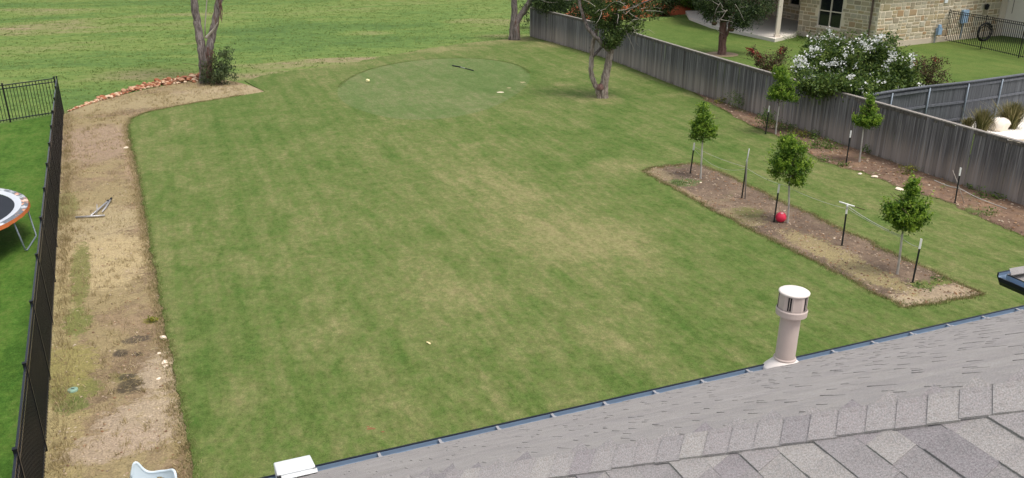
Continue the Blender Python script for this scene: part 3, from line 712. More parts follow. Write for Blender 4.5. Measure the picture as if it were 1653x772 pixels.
# window wall: left end is the pier
def along(a, d, px, zguess):
    """distance along wall line a+d*s at which the sight column px crosses"""
    lo, hi = 0.0, 30.0
    def xp(s):
        p = a + d * s; dz = zguess - CAM_H; return CX + FPX * p.x / (p.y * _c - dz * _s)
    up = xp(30) > xp(0)
    for _ in range(40):
        mid = (lo + hi) / 2
        if (xp(mid) < px) == up: lo = mid
        else: hi = mid
    return lo
dW = (HC - PIER).normalized()
wx0 = along(PIER, dW, 1321.0, 1.6); wx1 = along(PIER, dW, 1359.5, 1.6)
wz0 = top_h(PIER + dW * wx1, 48.0)
a1, d1, n1, g1 = stone_wall(PIER, HC, 0.0, HT, [(wx0, wx1, wz0, HT - 0.02)], True, 0.32)
def window(a, d, n, x0, x1, z0, z1, cross=True):
    w = empty('window', None, None); w.parent = sh; w.location = a - so + d * (x0 + x1) / 2 + Vector((0, 0, (z0 + z1) / 2)); w.rotation_euler = (0, 0, math.atan2(d.y, d.x))
    W, Hh = x1 - x0, z1 - z0
    if cross:
        for cx in (-W / 4, W / 4):
            for lo_, hi_ in ((-Hh / 2, -Hh / 2 + 1.05), (-Hh / 2 + 1.05, Hh / 2)):
                MB().box((cx, 0.06, (lo_ + hi_) / 2), W / 2 - .01, 0.012, hi_ - lo_ - .01).build('pane', M['glass'], w)
    else: MB().box((0, 0.06, 0), W, 0.012, Hh).build('pane', M['glass'], w)
    f = MB(); t_ = 0.07
    f.box((-W / 2 + t_ / 2, 0.02, 0), t_, .11, Hh).box((W / 2 - t_ / 2, 0.02, 0), t_, .11, Hh).box((0, 0.02, -Hh / 2 + t_ / 2), W - 2 * t_, .108, t_).box((0, 0.02, Hh / 2 - t_ / 2), W - 2 * t_, .108, t_)
    if cross: f.box((0, 0.03, 0), .07, .09, Hh - 2 * t_).box((0, 0.03, -Hh / 2 + 1.05), W - 2 * t_, .086, .06)
    f.build('window_frame', M['trim'], w)
    MB().box((0, -0.03, -Hh / 2 - .05), W + .16, .14, .09).build('sill', M['trim'], w)
    return w
window(a1, d1, n1, wx0, wx1, wz0, HT - .02)
stone_wall(HC, W2E, 0.0, HT, [], True, 0.34)
# patio: raised slab, two rear walls, window, column
PZ = 0.22
pat = [G(1251, 63, PZ), G(1286, 55, PZ), PIER + Vector((-.02, .02, 0)), G(1290, 32, PZ), G(1236, 22, PZ), G(1105, 15, PZ), G(1113, 28, PZ), G(1148, 41, PZ)]
o = sheet('patio_slab', [(p.x, p.y) for p in pat], PZ, M['concrete'], PZ + .02); o.parent = sh; o.location = -so; del o['kind']
PB0, PB1 = G(1236, 22, PZ), G(1289, 33.5, PZ); PB0.z = PB1.z = 0
q0 = along(PB0, (PB1 - PB0).normalized(), 1275.5, 1.5); q1 = along(PB0, (PB1 - PB0).normalized(), 1292.0, 1.5); q1 = min(q1, (PB1 - PB0).length - .1)
ap, dp, np_, gp = stone_wall(PB0, PB1, 0.0, HT, [(q0, q1, 1.3, HT - .1)], False)
window(ap, dp, np_, q0, q1, 1.3, HT - .1, False)
PL = G(1110, 14, PZ); PL.z = 0
stone_wall(PL, PB0, 0.0, HT, [], False)
stone_wall(PB1, PIER + Vector((.02, .25, 0)), 0.0, HT, [], False) if False else None
colp = G(1254, 60, PZ)
c_ = empty('patio_column', None, None); c_.parent = sh; c_.location = colp - so
MB().box((0, 0, 1.5), .26, .26, 2.7).build('shaft', M['trim'], c_); MB().box((0, 0, .09), .36, .36, .18).build('column_base', M['trim'], c_); MB().box((0, 0, 2.98), .36, .36, .16).build('capital', M['trim'], c_)
# downspout at the corner
MB().box((PIER + d1 * (L1 - .55) - so) + n1 * .07 + Vector((0, 0, HT / 2 + .1)), .1, .08, HT - .2, Matrix.Rotation(g1, 3, 'Z')).build('downspout', M['downspout'], sh)
# fittings on the side wall
d2 = (W2E - HC).normalized(); n2_ = Vector((d2.y, -d2.x, 0)); g2_ = math.atan2(d2.y, d2.x); RZ2 = Matrix.Rotation(g2_, 3, 'Z')
s_ = along(HC, d2, 1555, 1.6); zb = top_h(HC + d2 * s_, 37); zt = top_h(HC + d2 * s_, 16)
MB().box(HC + d2 * s_ - so + n2_ * .10 + Vector((0, 0, (zb + zt) / 2)), .62, .16, zt - zb, RZ2).build('electric_box', M['meter'], sh)
MB().tube([HC + d2 * s_ - so + n2_ * .08 + Vector((0, 0, .1)), HC + d2 * s_ - so + n2_ * .08 + Vector((0, 0, zb))], .035, 8).build('conduit', M['steel'], sh)
s_ = along(HC, d2, 1510.5, .6)
MB().box(HC + d2 * s_ - so + n2_ * .2 + Vector((0, 0, .75)), .36, .22, .42, RZ2).lathe([(.0, .22), (.10, .2), (.13, .05), (.13, 0)], HC + d2 * s_ - so + n2_ * .2 + Vector((0, 0, .97)), 12).build('gas_meter', M['meter'], sh)
MB().tube([HC + d2 * (s_ - .3) - so + n2_ * .2 + Vector((0, 0, 0)), HC + d2 * (s_ - .3) - so + n2_ * .2 + Vector((0, 0, .8)), HC + d2 * (s_ - .1) - so + n2_ * .2 + Vector((0, 0, .8))], .03, 8).build('gas_pipe', M['steel'], sh)
s_ = along(HC, d2, 1591, 2.6); zl = top_h(HC + d2 * s_, 11)
lm = MB(); lm.lathe([(.02, -.2), (.11, -.16), (.13, .08), (.17, .1), (.03, .22)], HC + d2 * s_ - so + n2_ * .22 + Vector((0, 0, zl)), 8).bar(HC + d2 * s_ - so + Vector((0, 0, zl + .12)), HC + d2 * s_ - so + n2_ * .22 + Vector((0, 0, zl + .18)), .04, .04)
lm.build('wall_lantern', M['black'], sh)
s_ = along(HC, d2, 1527, 2.8); MB().box(HC + d2 * s_ - so + n2_ * .05 + Vector((0, 0, top_h(HC + d2 * s_, 1))), .3, .06, .3, RZ2).build('vent_plate', M['white_metal'], sh)
# cream garage wall coming forward, with its corner board
GE = W2E + (HC - PIER).normalized() * 9.0
gd = (GE - W2E).normalized(); gn = Vector((-gd.y, gd.x, 0)); gn = -gn if gn.x > 0 else gn
MB().bar(W2E - so - gn * .1 + Vector((0, 0, HT / 2)), GE - so - gn * .1 + Vector((0, 0, HT / 2)), .2, HT).build('garage_wall', M['cream'], sh)
MB().box(W2E - d2 * .35 + n2_ * .06 - so + Vector((0, 0, HT / 2)), .62, .10, HT - .002, RZ2).build('corner_board', M['trim'], sh)
MB().bar(W2E + gd * .55 + gn * .015 - so + Vector((0, 0, 1.55)), W2E + gd * .55 + gn * .015 - so + Vector((0, 0, HT)), .02, .03).build('control_joint', M['downspout'], sh)
# roof slabs with overhang, above the frame
def slab_poly(pts, z, th): return MB().prism([(p.x - so.x, p.y - so.y) for p in pts], z, z + th)
inn = Vector((d2.x, d2.y, 0)); 
roofp = [HC - d2 * .4 + d1 * .3, W2E + d1 * .3 - d2 * .1, GE + gn * .04, GE + inn * 9, W2E + inn * 9 - d1 * 14, PL - d1 * 2, colp - d1 * 9 - inn * .6, colp - inn * .6 + d1 * .4, PIER - inn * .5 + d1 * .1]
roofp = [Vector((p.x, p.y, 0)) for p in roofp]
rb = MB(); cen = sum(roofp, Vector()) / len(roofp); npt = len(roofp)
rb.v = [(p.x - so.x, p.y - so.y, HT + .02) for p in roofp] + [(cen.x + (p.x - cen.x) * .35 - so.x, cen.y + (p.y - cen.y) * .35 - so.y, HT + 3.0) for p in roofp]
rb.f = [tuple(reversed(range(npt))), tuple(range(npt, 2 * npt))] + [(i, (i + 1) % npt, npt + (i + 1) % npt, npt + i) for i in range(npt)]
rb.build('roof', M['shingle'], sh)

# ================================================================== THE NEAR HOUSE: roof, gutter, vent
ED = Vector((math.sin(R(68.4)), math.cos(R(68.4)), 0)); ON = Vector((-ED.y, ED.x, 0))     # along the eave / out to the yard
EZ, SL = 3.15, 0.62
g0 = G(955, 648, EZ)                                   # a point on the gutter's front lip
p0 = Vector((1.10, 3.00, 5.965))                        # a point on the hip
# plan coordinates: u along ED, w inwards from the eave line
eave0 = g0 - ON * 0.14
def uw(u, w, lift=0.0, near=False):
    base = eave0 + ED * u - ON * w
    return Vector((base.x, base.y, EZ + lift))
w0 = (p0 - eave0).dot(-ON); u0 = (p0 - eave0).dot(ED)
SLF = (p0.z - EZ) / w0                                  # far slope pitch
UC = u0 - w0                                            # hip: u = UC + w
cosF = 1 / math.sqrt(1 + SLF * SLF)
house = empty('shingled_house', 'grey shingled hip roof of the near house with black gutter', 'house', loc=(eave0.x, eave0.y, 0)); ho = Vector((eave0.x, eave0.y, 0))
WMAX = 6.4; UMAX = 17.0
def far_pt(u, w, lift=0.0):
    p = eave0 + ED * u - ON * w; return Vector((p.x, p.y, EZ + SLF * w + lift / cosF)) - ho
def near_pt(u, w, lift=0.0):                            # hip end slope: rises with u from UC
    p = eave0 + ED * u - ON * w; return Vector((p.x, p.y, EZ + SLF * (u - UC) + lift / cosF)) - ho
dk = MB()
dk.poly([far_pt(UC, 0), far_pt(UMAX, 0), far_pt(UMAX, WMAX), far_pt(UC + WMAX, WMAX)])
dk.poly([near_pt(UC, 0), near_pt(UC + WMAX, WMAX), near_pt(UC + WMAX, WMAX + 3), near_pt(UC, WMAX + 8)])
dk.build('roof_deck', M['shingle_j'], house)
wl_ = MB()
for a, b in (((UC + .5, .5), (UMAX, .5)), ((UC + .5, .5), (UC + .5, 12))):
    pa, pb = uw(*a) - ho, uw(*b) - ho
    wl_.bar(Vector((pa.x, pa.y, EZ / 2)), Vector((pb.x, pb.y, EZ / 2)), .2, EZ - .1)
wl_.build('wall', M['cream'], house)
EXP = 0.122
def tab_pts(fn, along_u, a0, a1, b0, b1, th0, th1, clip):
    """one shingle tab: (a) runs along the course, (b) up the slope in plan metres"""
    def pt(a, b, l):
        return fn(a, b, l) if along_u else fn(b, a, l)
    lo = [pt(a0, b0, th0), pt(a1, b0, th0), pt(a1, b1, th1), pt(a0, b1, th1)]
    bo_ = [pt(a0, b0, 0.0005), pt(a1, b0, 0.0005), pt(a1, b1, 0.0004), pt(a0, b1, 0.0004)]
    return lo, bo_
shingles = []
def near_cam(p): return (p + ho - Vector((0, 0, CAM_H))).length
STEP = EXP * cosF
row = 0
while row * STEP < WMAX - .3:                            # far slope
    b0 = row * STEP - .055; b1 = b0 + STEP * 1.02; u = UC + b1 + .012 + random.uniform(0, .06); first = True
    while u < UMAX - .3:
        w_ = random.choice((.10, .14, .18, .24)) * random.uniform(.9, 1.1)
        hi_ = random.random() < .42; th = random.uniform(.0068, .0088) if hi_ else random.uniform(.004, .005)
        lo_, bo_ = tab_pts(far_pt, True, u, u + w_, b0, b1, th, th * .55, None)
        if first:
            lo_[0], lo_[3] = far_pt(UC + b0 + .02, b0, th), far_pt(UC + b1 + .02, b1, th * .55); bo_[0], bo_[3] = far_pt(UC + b0 + .02, b0, .0005), far_pt(UC + b1 + .02, b1, .0004); first = False
        shingles.append((near_cam(lo_[0]) + (2.2 if u > 9.5 else 0), lo_, bo_)); u += w_
    row += 1
row = 0
nearsh = []
while True:                                              # hip end slope: courses stacked in u
    b0 = UC + row * STEP; b1 = b0 + STEP * 1.03; row += 1
    if b1 > UC + WMAX: break
    a = (b0 - UC) + .05 - random.uniform(0, .2)
    while a < WMAX + 4:
        w_ = random.choice((.10, .13, .17, .22)) * random.uniform(.9, 1.1)
        hi_ = random.random() < .5; th = random.uniform(.009, .011) if hi_ else random.uniform(.005, .007)
        a0_, a1_ = max(a, b0 - UC + .01), a + w_
        if a1_ - a0_ > .04:
            lo_, bo_ = tab_pts(near_pt, False, a0_, a1_, b0, b1, th, th * .5, None)
            c = sum(lo_, Vector()) / 4 + ho; dz = c.z - CAM_H; dd = c.y * _c - dz * _s; uu = c.y * _s + dz * _c
            if dd > .3:
                sx, sy = CX + FPX * c.x / dd, CY - FPX * uu / dd
                if -60 < sx < 1760 and sy < 860: nearsh.append((near_cam(c - ho), lo_, bo_))
        a += w_
def add_tab(m, lo_, bo_):
    n = len(m.v); m.v += [tuple(p) for p in lo_] + [tuple(p) for p in bo_]
    m.f += [(n, n + 1, n + 2, n + 3), (n + 4, n + 5, n + 1, n), (n + 5, n + 6, n + 2, n + 1), (n + 7, n + 4, n, n + 3), (n + 6, n + 7, n + 3, n + 2)]
shingles.sort(key=lambda s: s[0]); nearsh.sort(key=lambda s: s[0])
kn = min(len(nearsh), 220); kf = 300 - kn
for i_, (d_, lo_, bo_) in enumerate(nearsh[:kn] + shingles[:kf]):
    m = MB(); c = sum(lo_, Vector()) / 4; add_tab(m, [p - c for p in lo_], [p - c for p in bo_])
    o = m.build('shingle', M['shingle'] if i_ < kn else M['shingle_far'], house); o.location = c
m = MB()
for d_, lo_, bo_ in nearsh[kn:] + shingles[kf:]: add_tab(m, lo_, bo_)
tag(m.build('shingle_field', M['shingle_j'], house), kind='stuff')
# hip caps, each lapping the one below
def hip_pt(s, side, dist, lift):
    """s plan distance along hip from the eave corner; side +1 over the far slope, -1 over the end slope"""
    wv = s / math.sqrt(2); uu_ = UC + wv
    k = dist / math.sqrt(2)
    return far_pt(uu_ + dist, wv, lift) if side > 0 else near_pt(uu_, wv + dist, lift)
s = 0.1; CE = 0.102
while s < WMAX * 1.41 - .3:
    m = MB(); L = CE * 1.06; fl = 0.165; th0, th1 = random.uniform(.0165, .018), random.uniform(.0125, .0135)
    prof = [(1, .036), (1, .024), (1, .012), (0, 0), (-1, fl * .18), (-1, fl * .55), (-1, fl)]
    skew = random.gauss(0, .004)
    rows = []
    for ss, th in ((s, th0), (s + L, th1)):
        r_ = []
        for sd, dist in prof:
            l = th * (1.0 if dist > .05 else 1.6) 
            if sd == 0:
                a_ = hip_pt(ss, 1, 0.0, 0); p = a_ + Vector((0, 0, th * 1.3 + .002))
            else:
                dd_ = dist + (skew if dist > .1 else 0)
                p = hip_pt(ss - (dd_ * .707), sd, dd_, th)   # cut square to the hip
            r_.append(p)
        rows.append(r_)
    k = len(prof); low = [p - Vector((0, 0, .009)) for p in rows[0]]; n = 0
    m.v = [tuple(p) for p in rows[0] + rows[1] + low + [rows[1][0] - Vector((0, 0, .012)), rows[1][-1] - Vector((0, 0, .012))]]
    for i in range(k - 1):
        m.f.append((i, i + 1, k + i + 1, k + i)); m.f.append((2 * k + i, 2 * k + i + 1, i + 1, i))
    m.f.append((0, k, 3 * k, 2 * k)); m.f.append((k - 1, 2 * k - 1, 3 * k + 1, 3 * k - 1))
    o = m.build('hip_cap', M['shingle'], house); c = hip_pt(s, 1, 0, 0)
    o.data.transform(Matrix.Translation(-c)); o.location = c; flipfix(o)
    s += CE
# gutter: black trough, inside faces coloured with reflected sky blue, hangers
def gutter(root, pa, pb, out, name='gutter', lining=True):
    """pa->pb along the eave at fascia, 'out' horizontal direction away from the roof"""
    g = MB(); prof = [(0.0, .02), (0.0, -.11), (.085, -.11), (.122, -.05), (.122, .0), (.145, .0), (.145, -.055), (.098, -.125), (-.015, -.125), (-.015, .02)]
    P = [[p + out * x + Vector((0, 0, z)) for x, z in prof] for p in (pa, pb)]; k = len(prof)
    g.v = [tuple(p) for p in P[0] + P[1]]; g.f = [(i, (i + 1) % k, k + (i + 1) % k, k + i) for i in range(k)] + [tuple(range(k)), tuple(range(2 * k - 1, k - 1, -1))]
    o = g.build(name, M['gutter'], root); flipfix(o)
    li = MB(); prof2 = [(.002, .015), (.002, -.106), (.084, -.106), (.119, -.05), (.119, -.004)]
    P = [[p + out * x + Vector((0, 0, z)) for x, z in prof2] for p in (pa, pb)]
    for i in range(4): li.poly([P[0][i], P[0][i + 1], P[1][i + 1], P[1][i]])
    li.build('gutter_sky_inside', M['gutter_sky'], o)
    d = pb - pa; L = d.length; n = int(L / .60)
    for i in range(n):
        q = pa + d * ((i + .5) / n)
        MB().bar(q + out * .004 + Vector((0, 0, -.006)), q + out * .123 + Vector((0, 0, -.008)), .028, .006).box(q + out * .03 + Vector((0, 0, .004)), .03, .03, .018).build('gutter_hanger', M['alu'], o)
    return o
ga = uw(UC - .02, 0) - ho; gb = uw(UMAX - 8.5, 0) - ho
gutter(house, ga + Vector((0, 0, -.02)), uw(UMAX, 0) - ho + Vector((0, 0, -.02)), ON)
# wing beyond: gutter corner and its slopes
wc = G(1600, 440, EZ) - ON * .14 + ED * .14 - ho; wc.z = EZ - .02
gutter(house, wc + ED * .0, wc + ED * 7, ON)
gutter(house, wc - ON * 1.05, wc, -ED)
wr = MB(); A = wc + Vector((0, 0, .03)); B = wc + ED * 7 + Vector((0, 0, .03)); C_ = wc - ON * 3 + ED * 3 + Vector((0, 0, 3 * SL + .03)); D_ = wc - ON * 3 + ED * 7 + Vector((0, 0, 3 * SL + .03)); E_ = wc - ON * 3.0 + Vector((0, 0, .03))
wr.poly([A, B, D_, C_]); wr.poly([E_, A, C_]); wr.build('wing_roof', M['shingle_j'], house)
for sA, sB in ((A, C_),):
    for i in range(22):
        q = sA.lerp(sB, (i + .2) / 22); q2 = sA.lerp(sB, (i + 1.25) / 22)
        m = MB(); m.bar(q + Vector((0, 0, .02)), q2 + Vector((0, 0, .012)), .26, .012); m.build('hip_cap', M['shingle'], house)
dsp = wc - ON * 1.0 + ED * .22
MB().tube([dsp + Vector((0, 0, -.1)), dsp + ED * .05 + Vector((0, 0, -.3)), dsp + ED * .16 + Vector((0, 0, -.5)), dsp + ED * .16 + Vector((0, 0, -3.0))], .04, 8).build('downspout', M['white_metal'], house, True)
# ---- vent pipe through the far slope
def on_far(px, py):
    r = ray(px, py); n = Vector((0, 0, 1)) + ON * SLF            # plane: z = EZ + SLF*w
    c = Vector((0, 0, CAM_H)); k = eave0; k = Vector((k.x, k.y, EZ))
    t = (k - c).dot(n) / r.dot(n); return c + r * t
vb = on_far(1265, 590)
v = empty('vent_pipe', None, None); v.parent = house; v.location = vb - ho; v.rotation_euler = (R(-1.5), R(1.0), 0)
tilt = Vector((0, 0, 1)).rotation_difference((Vector((0, 0, 1)) + ON * SLF).normalized()).to_matrix()
sc_ = (vb - Vector((0, 0, CAM_H))).length / 8.9 * 1.0; print('vent', sc_)
pr = 0.098 * sc_; tp = 0.965 * sc_
half = Vector((0, 0, 1)).rotation_difference((Vector((0, 0, 1)) + ON * SLF * .22).normalized()).to_matrix()
MB().lathe([(pr, -.15), (pr, tp * .62)], (0, 0, 0), 28).build('pipe', M['vent'], v, True)
MB().lathe([(.205 * sc_, -.09), (.205 * sc_, -.015), (.195 * sc_, .0), (.15 * sc_, .045), (pr + .012, .085), (pr + .006, .11)], (0, 0, 0), 32, half).build('flashing_cone', M['vent_top'], v, True)
MB().lathe([(pr + .004, .085), (pr + .014, .095), (pr + .014, .112), (pr + .003, .12)], (0, 0, 0), 28, Matrix.Identity(3)).build('storm_collar', M['vent'], v, True)
MB().box(ON * -.1 + Vector((0, 0, .006)) - ON * 0, .62, .5, .005, tilt @ Matrix.Rotation(math.atan2(ED.y, ED.x), 3, 'Z')).build('flashing_sheet', M['vent'], v)
cr = .145 * sc_
zc = tp * .60
MB().lathe([(pr, zc - .02), (cr * 1.03, zc - .005), (cr * 1.05, zc + .06), (cr, zc + .075)], (0, 0, 0), 36).build('cap_skirt', M['vent'], v)
nseg = 10
MB().lathe([(cr * .97, zc + .07), (cr * .97, zc + .255)], (0, 0, 0), nseg).build('cap_drum', M['vent'], v)
MB().lathe([(cr * .99, zc + .252), (cr * 1.02, zc + .256), (cr * 1.02, zc + .272), (cr * .95, zc + .280), (cr * .5, zc + .287), (0.001, zc + .289)], (0, 0, 0), 36).build('cap_lid', M['vent_top'], v, True)
for k in range(nseg):
    a = 2 * math.pi * (k + .5) / nseg; rr = cr * .97 * math.cos(math.pi / nseg)
    if k % 2 == 0:
        rt = Matrix.Rotation(a, 3, 'Z'); c = rt @ Vector((rr + .002, .012, zc + .165))
        MB().box(c, .006, .040, .155, rt).build('slot', M['slot'], v)
        MB().box(rt @ Vector((rr + .006, .012, zc + .165)), .006, .005, .155, rt).build('slot_bar', M['vent'], v)
# ---- white sheet-metal hood sitting on the eave
bx0 = on_far(447, 772); 
hb = on_far(478, 771); wb = empty('roof_hood', 'white sheet metal box sitting over the gutter at the roof edge', 'box', loc=tuple(hb))
hm = MB(); Wd, Dp, Hh_ = .34, .34, .13
slv = (-ON + Vector((0, 0, SLF))).normalized(); nrm = (Vector((0, 0, 1)) + ON * SLF).normalized()
def hp(x, y, z): return ED * x + slv * y + nrm * z
top = [hp(-Wd / 2, -Dp * .62, .17), hp(Wd / 2, -Dp * .62, .17), hp(Wd / 2, Dp * .5, .085), hp(-Wd / 2, Dp * .5, .085)]
bot = [hp(-Wd / 2, -Dp * .7, .0), hp(Wd / 2, -Dp * .7, .0), hp(Wd / 2, Dp * .5, .055), hp(-Wd / 2, Dp * .5, .055)]
hm.v = [tuple(p) for p in top + bot]; hm.f = [(0, 1, 2, 3), (4, 5, 1, 0), (5, 6, 2, 1), (7, 4, 0, 3), (6, 7, 3, 2), (7, 6, 5, 4)]
o = hm.build('hood_cover', M['white_metal'], wb); flipfix(o); bv = o.modifiers.new('b', 'BEVEL'); bv.width = .012; bv.segments = 2
o = MB().box(hp(.02, Dp * .62, .034), Wd * .92, Dp * .3, .035, Matrix((ED, slv, nrm)).transposed()).build('hood_flange', M['white_metal'], wb)
for sx in (-.46, .47): MB().box(hp(Wd * sx, Dp * .58, .03), .03, .05, .05, Matrix((ED, slv, nrm)).transposed()).build('rubber_block', M['rubber'], wb)

# ================================================================== TREES AND PLANTS
def limb(m, pts, r0, r1, seg=9, jit=0.0):
    P = spline(pts, 5); n = len(P)
    if jit: P = [P[0]] + [p + Vector((random.gauss(0, jit), random.gauss(0, jit), 0)) for p in P[1:]]
    m.tube(P, [(r0 + (r1 - r0) * (i / (n - 1)) ** 0.8) * random.uniform(.93, 1.08) for i in range(n)], seg)
def crown(name, blobs, clumps, per, r, size, mat, parent, o, fill=.35, aspect=.55, up=.4):
    C = clump_points([((Vector(b[0]) - o), b[1], b[2]) for b in blobs], clumps, per, r, fill)
    return link(name, leaves_mesh(name, C, size, mat, aspect, up), parent)
def twigs(parent, o, starts, n, L, r, mat, name='dead_twig', droop=0.0):
    m = MB()
    for _ in range(n):
        p = Vector(random.choice(starts)) + Vector((random.gauss(0, .25), random.gauss(0, .25), random.gauss(0, .2))) - o
        d = Vector((random.gauss(0, 1), random.gauss(0, 1), random.gauss(-droop, .6))).normalized()
        pts = [p]
        for k in range(3): d = (d + Vector((random.gauss(0, .35), random.gauss(0, .35), random.gauss(-.1 * droop, .3)))).normalized(); pts.append(pts[-1] + d * L * random.uniform(.2, .5))
        m.tube(pts, [r, r * .75, r * .5, r * .3], 4)
    return m.build(name, mat, parent)

# --- twin-trunk tree at the edge of the meadow, left
B = G(331, 134); YB = B.y
tr = empty('juniper_tree', 'tall bare twin trunk tree beside the rock border at the meadow edge', 'tree', loc=tuple(B))
m = MB(); limb(m, [B + Vector((-.05, 0, -.05)), at(328, 105, YB), at(325, 75, YB), at(320, 45, YB + .2), at(314, 10, YB + .3), at(309, -40, YB + .5), at(305, -110, YB + .8)], .25, .15, 10, .015)
m.build('trunk', M['bark'], None, True).parent = tr; tr.children[-1].data.transform(Matrix.Translation(-B))
m = MB(); limb(m, [B + Vector((.12, -.05, -.05)), at(336, 108, YB - .1), at(336, 88, YB - .1), at(341, 65, YB), at(347, 38, YB + .1), at(353, 5, YB + .1), at(360, -40, YB), at(372, -100, YB - .3)], .22, .15, 10, .02)
o = m.build('trunk', M['bark'], tr, True); o.data.transform(Matrix.Translation(-B))
m = MB(); limb(m, [at(333, 61, YB - .3), at(340, 53, YB - .35), at(346, 46, YB - .4), at(351, 37, YB - .5)], .09, .02, 7)
m.tube([at(331, 62, YB), at(331, 40, YB - .1), at(334, 0, YB - .1), at(336, -20, YB - .1)], [.035, .03, .025, .02], 6)
o = m.build('dead_branch', M['dead'], tr, True); o.data.transform(Matrix.Translation(-B))
m = MB()
for k in range(26):                                     # strips of loose bark
    q = at(random.uniform(334, 343), random.uniform(70, 112), YB - .33); m.tube([q, q + Vector((random.gauss(0, .04), -.03, -random.uniform(.2, .6)))], [.02, .008], 4)
for k in range(14):
    q = at(random.uniform(353, 357), random.uniform(-5, 22), YB - .2); m.tube([q, q + Vector((random.gauss(0.03, .05), -.03, -random.uniform(.2, .6)))], [.02, .008], 4)
o = m.build('bark_strip', M['bark_red'], tr); o.data.transform(Matrix.Translation(-B))
crown('crown', [(B + Vector((-.8, .8, 9.6)), (2.0, 1.6, 1.3), 1), (B + Vector((1.4, -.2, 9.8)), (1.7, 1.5, 1.2), 1), (B + Vector((.3, .3, 11)), (1.8, 1.8, 1.3), 1)], 260, 34, .2, .12, M['juniper'], tr, B)
# shrub at its foot
S = G(352, 136); sr = empty('shrub', 'dark green bushy shrub at the foot of the twin trunk tree', 'shrub', loc=tuple(S))
sb = [(at(345, 118, S.y), (.75, .7, .55), 3), (at(366, 118, S.y), (.6, .6, .5), 2), (at(358, 98, S.y), (.55, .5, .55), 1.5), (at(366, 88, S.y), (.35, .35, .4), .8), (at(336, 124, S.y), (.4, .5, .35), 1.2)]
crown('foliage', sb, 190, 20, .095, .085, M['shrub'], sr, S)
m = MB()
for k in range(14): limb(m, [Vector((random.gauss(0, .15), random.gauss(0, .15), 0)), Vector((random.gauss(0, .35), random.gauss(0, .3), .7)), Vector((random.gauss(.1, .55), random.gauss(0, .4), random.uniform(1.0, 1.75)))], .022, .007, 5)
m.build('stem', M['twig'], sr)

# --- forked tree beside the far end of the wooden fence
B = G(830, 65); YB = B.y
tr = empty('juniper_tree', 'forked grey tree at the far end of the wooden fence', 'tree', loc=tuple(B))
def part(m, name, mat, root, B, smooth=True):
    o = m.build(name, mat, root, smooth); o.data.transform(Matrix.Translation(-B)); return o
m = MB(); limb(m, [B + Vector((-.16, 0, -.05)), at(828, 45, YB), at(830, 25, YB), at(830, 5, YB), at(828, -40, YB + .3), at(822, -90, YB + .6)], .26, .17, 9, .012); part(m, 'trunk', M['bark'], tr, B)
m = MB(); limb(m, [B + Vector((.16, -.1, -.05)), at(834, 40, YB - .1), at(838, 28, YB), at(847, 16, YB), at(855, 3, YB - .1), at(866, -20, YB - .2), at(882, -60, YB - .4)], .25, .15, 9, .012); part(m, 'trunk', M['bark'], tr, B)
crown('foliage', [(at(893, 0, YB - .6), (1.5, 1.0, .75), 3), (at(875, 6, YB - .5), (.8, .7, .5), 1.2), (at(905, -25, YB - .4), (2.0, 1.4, 1.1), 2), (at(838, -50, YB), (1.6, 1.3, 1.2), 2)], 300, 30, .17, .12, M['juniper2'], tr, B)
m = MB(); limb(m, [at(860, -8, YB - .3), at(885, 4, YB - .9), at(915, 1, YB - 1.2), at(940, -4, YB - 1.3)], .05, .015, 6); part(m, 'branch', M['dead'], tr, B)

# --- twin-stemmed juniper on the lawn
B = G(971, 159); YB = B.y
tr = empty('juniper_tree', 'leaning twin stem juniper with pale dead twigs standing on the lawn', 'tree', loc=tuple(B))
m = MB(); limb(m, [B + Vector((.12, 0, -.06)), at(975, 142, YB), at(977, 125, YB), at(981, 105, YB), at(985, 85, YB), at(988, 70, YB), at(991, 55, YB), at(996, 30, YB), at(1001, 0, YB + .2), at(1006, -50, YB + .3)], .22, .09, 10, .012); part(m, 'trunk', M['bark2'], tr, B)
m = MB(); limb(m, [B + Vector((-.08, -.05, -.05)), at(965, 145, YB - .05), at(958, 132, YB), at(954, 115, YB), at(955, 95, YB), at(956, 78, YB + .05), at(961, 56, YB + .1), at(966, 34, YB + .1), at(970, 8, YB + .1), at(972, -40, YB)], .14, .07, 9, .012); part(m, 'trunk', M['bark2'], tr, B)
m = MB(); limb(m, [at(981, 80, YB - .12), at(972, 70, YB - .35), at(960, 58, YB - .4), at(949, 45, YB - .3), at(941, 25, YB - .2), at(935, 3, YB - .1), at(928, -40, YB)], .12, .06, 8, .01)
limb(m, [at(986, 80, YB), at(995, 72, YB), at(1003, 62, YB + .1), at(1012, 40, YB + .2)], .11, .05, 7)
limb(m, [at(956, 92, YB), at(966, 82, YB + .2), at(974, 72, YB + .3), at(980, 58, YB + .4)], .08, .05, 7)
limb(m, [at(998, 25, YB), at(1020, 12, YB - .3), at(1045, 2, YB - .4), at(1065, -8, YB - .4)], .06, .02, 6); part(m, 'branch', M['bark'], tr, B)
m = MB(); m.lathe([(.16, .1), (.18, .2), (.12, .32), (.05, .36)], B + Vector((-.10, -.15, .35)), 8); part(m, 'burl', M['bark_red'], tr, B)
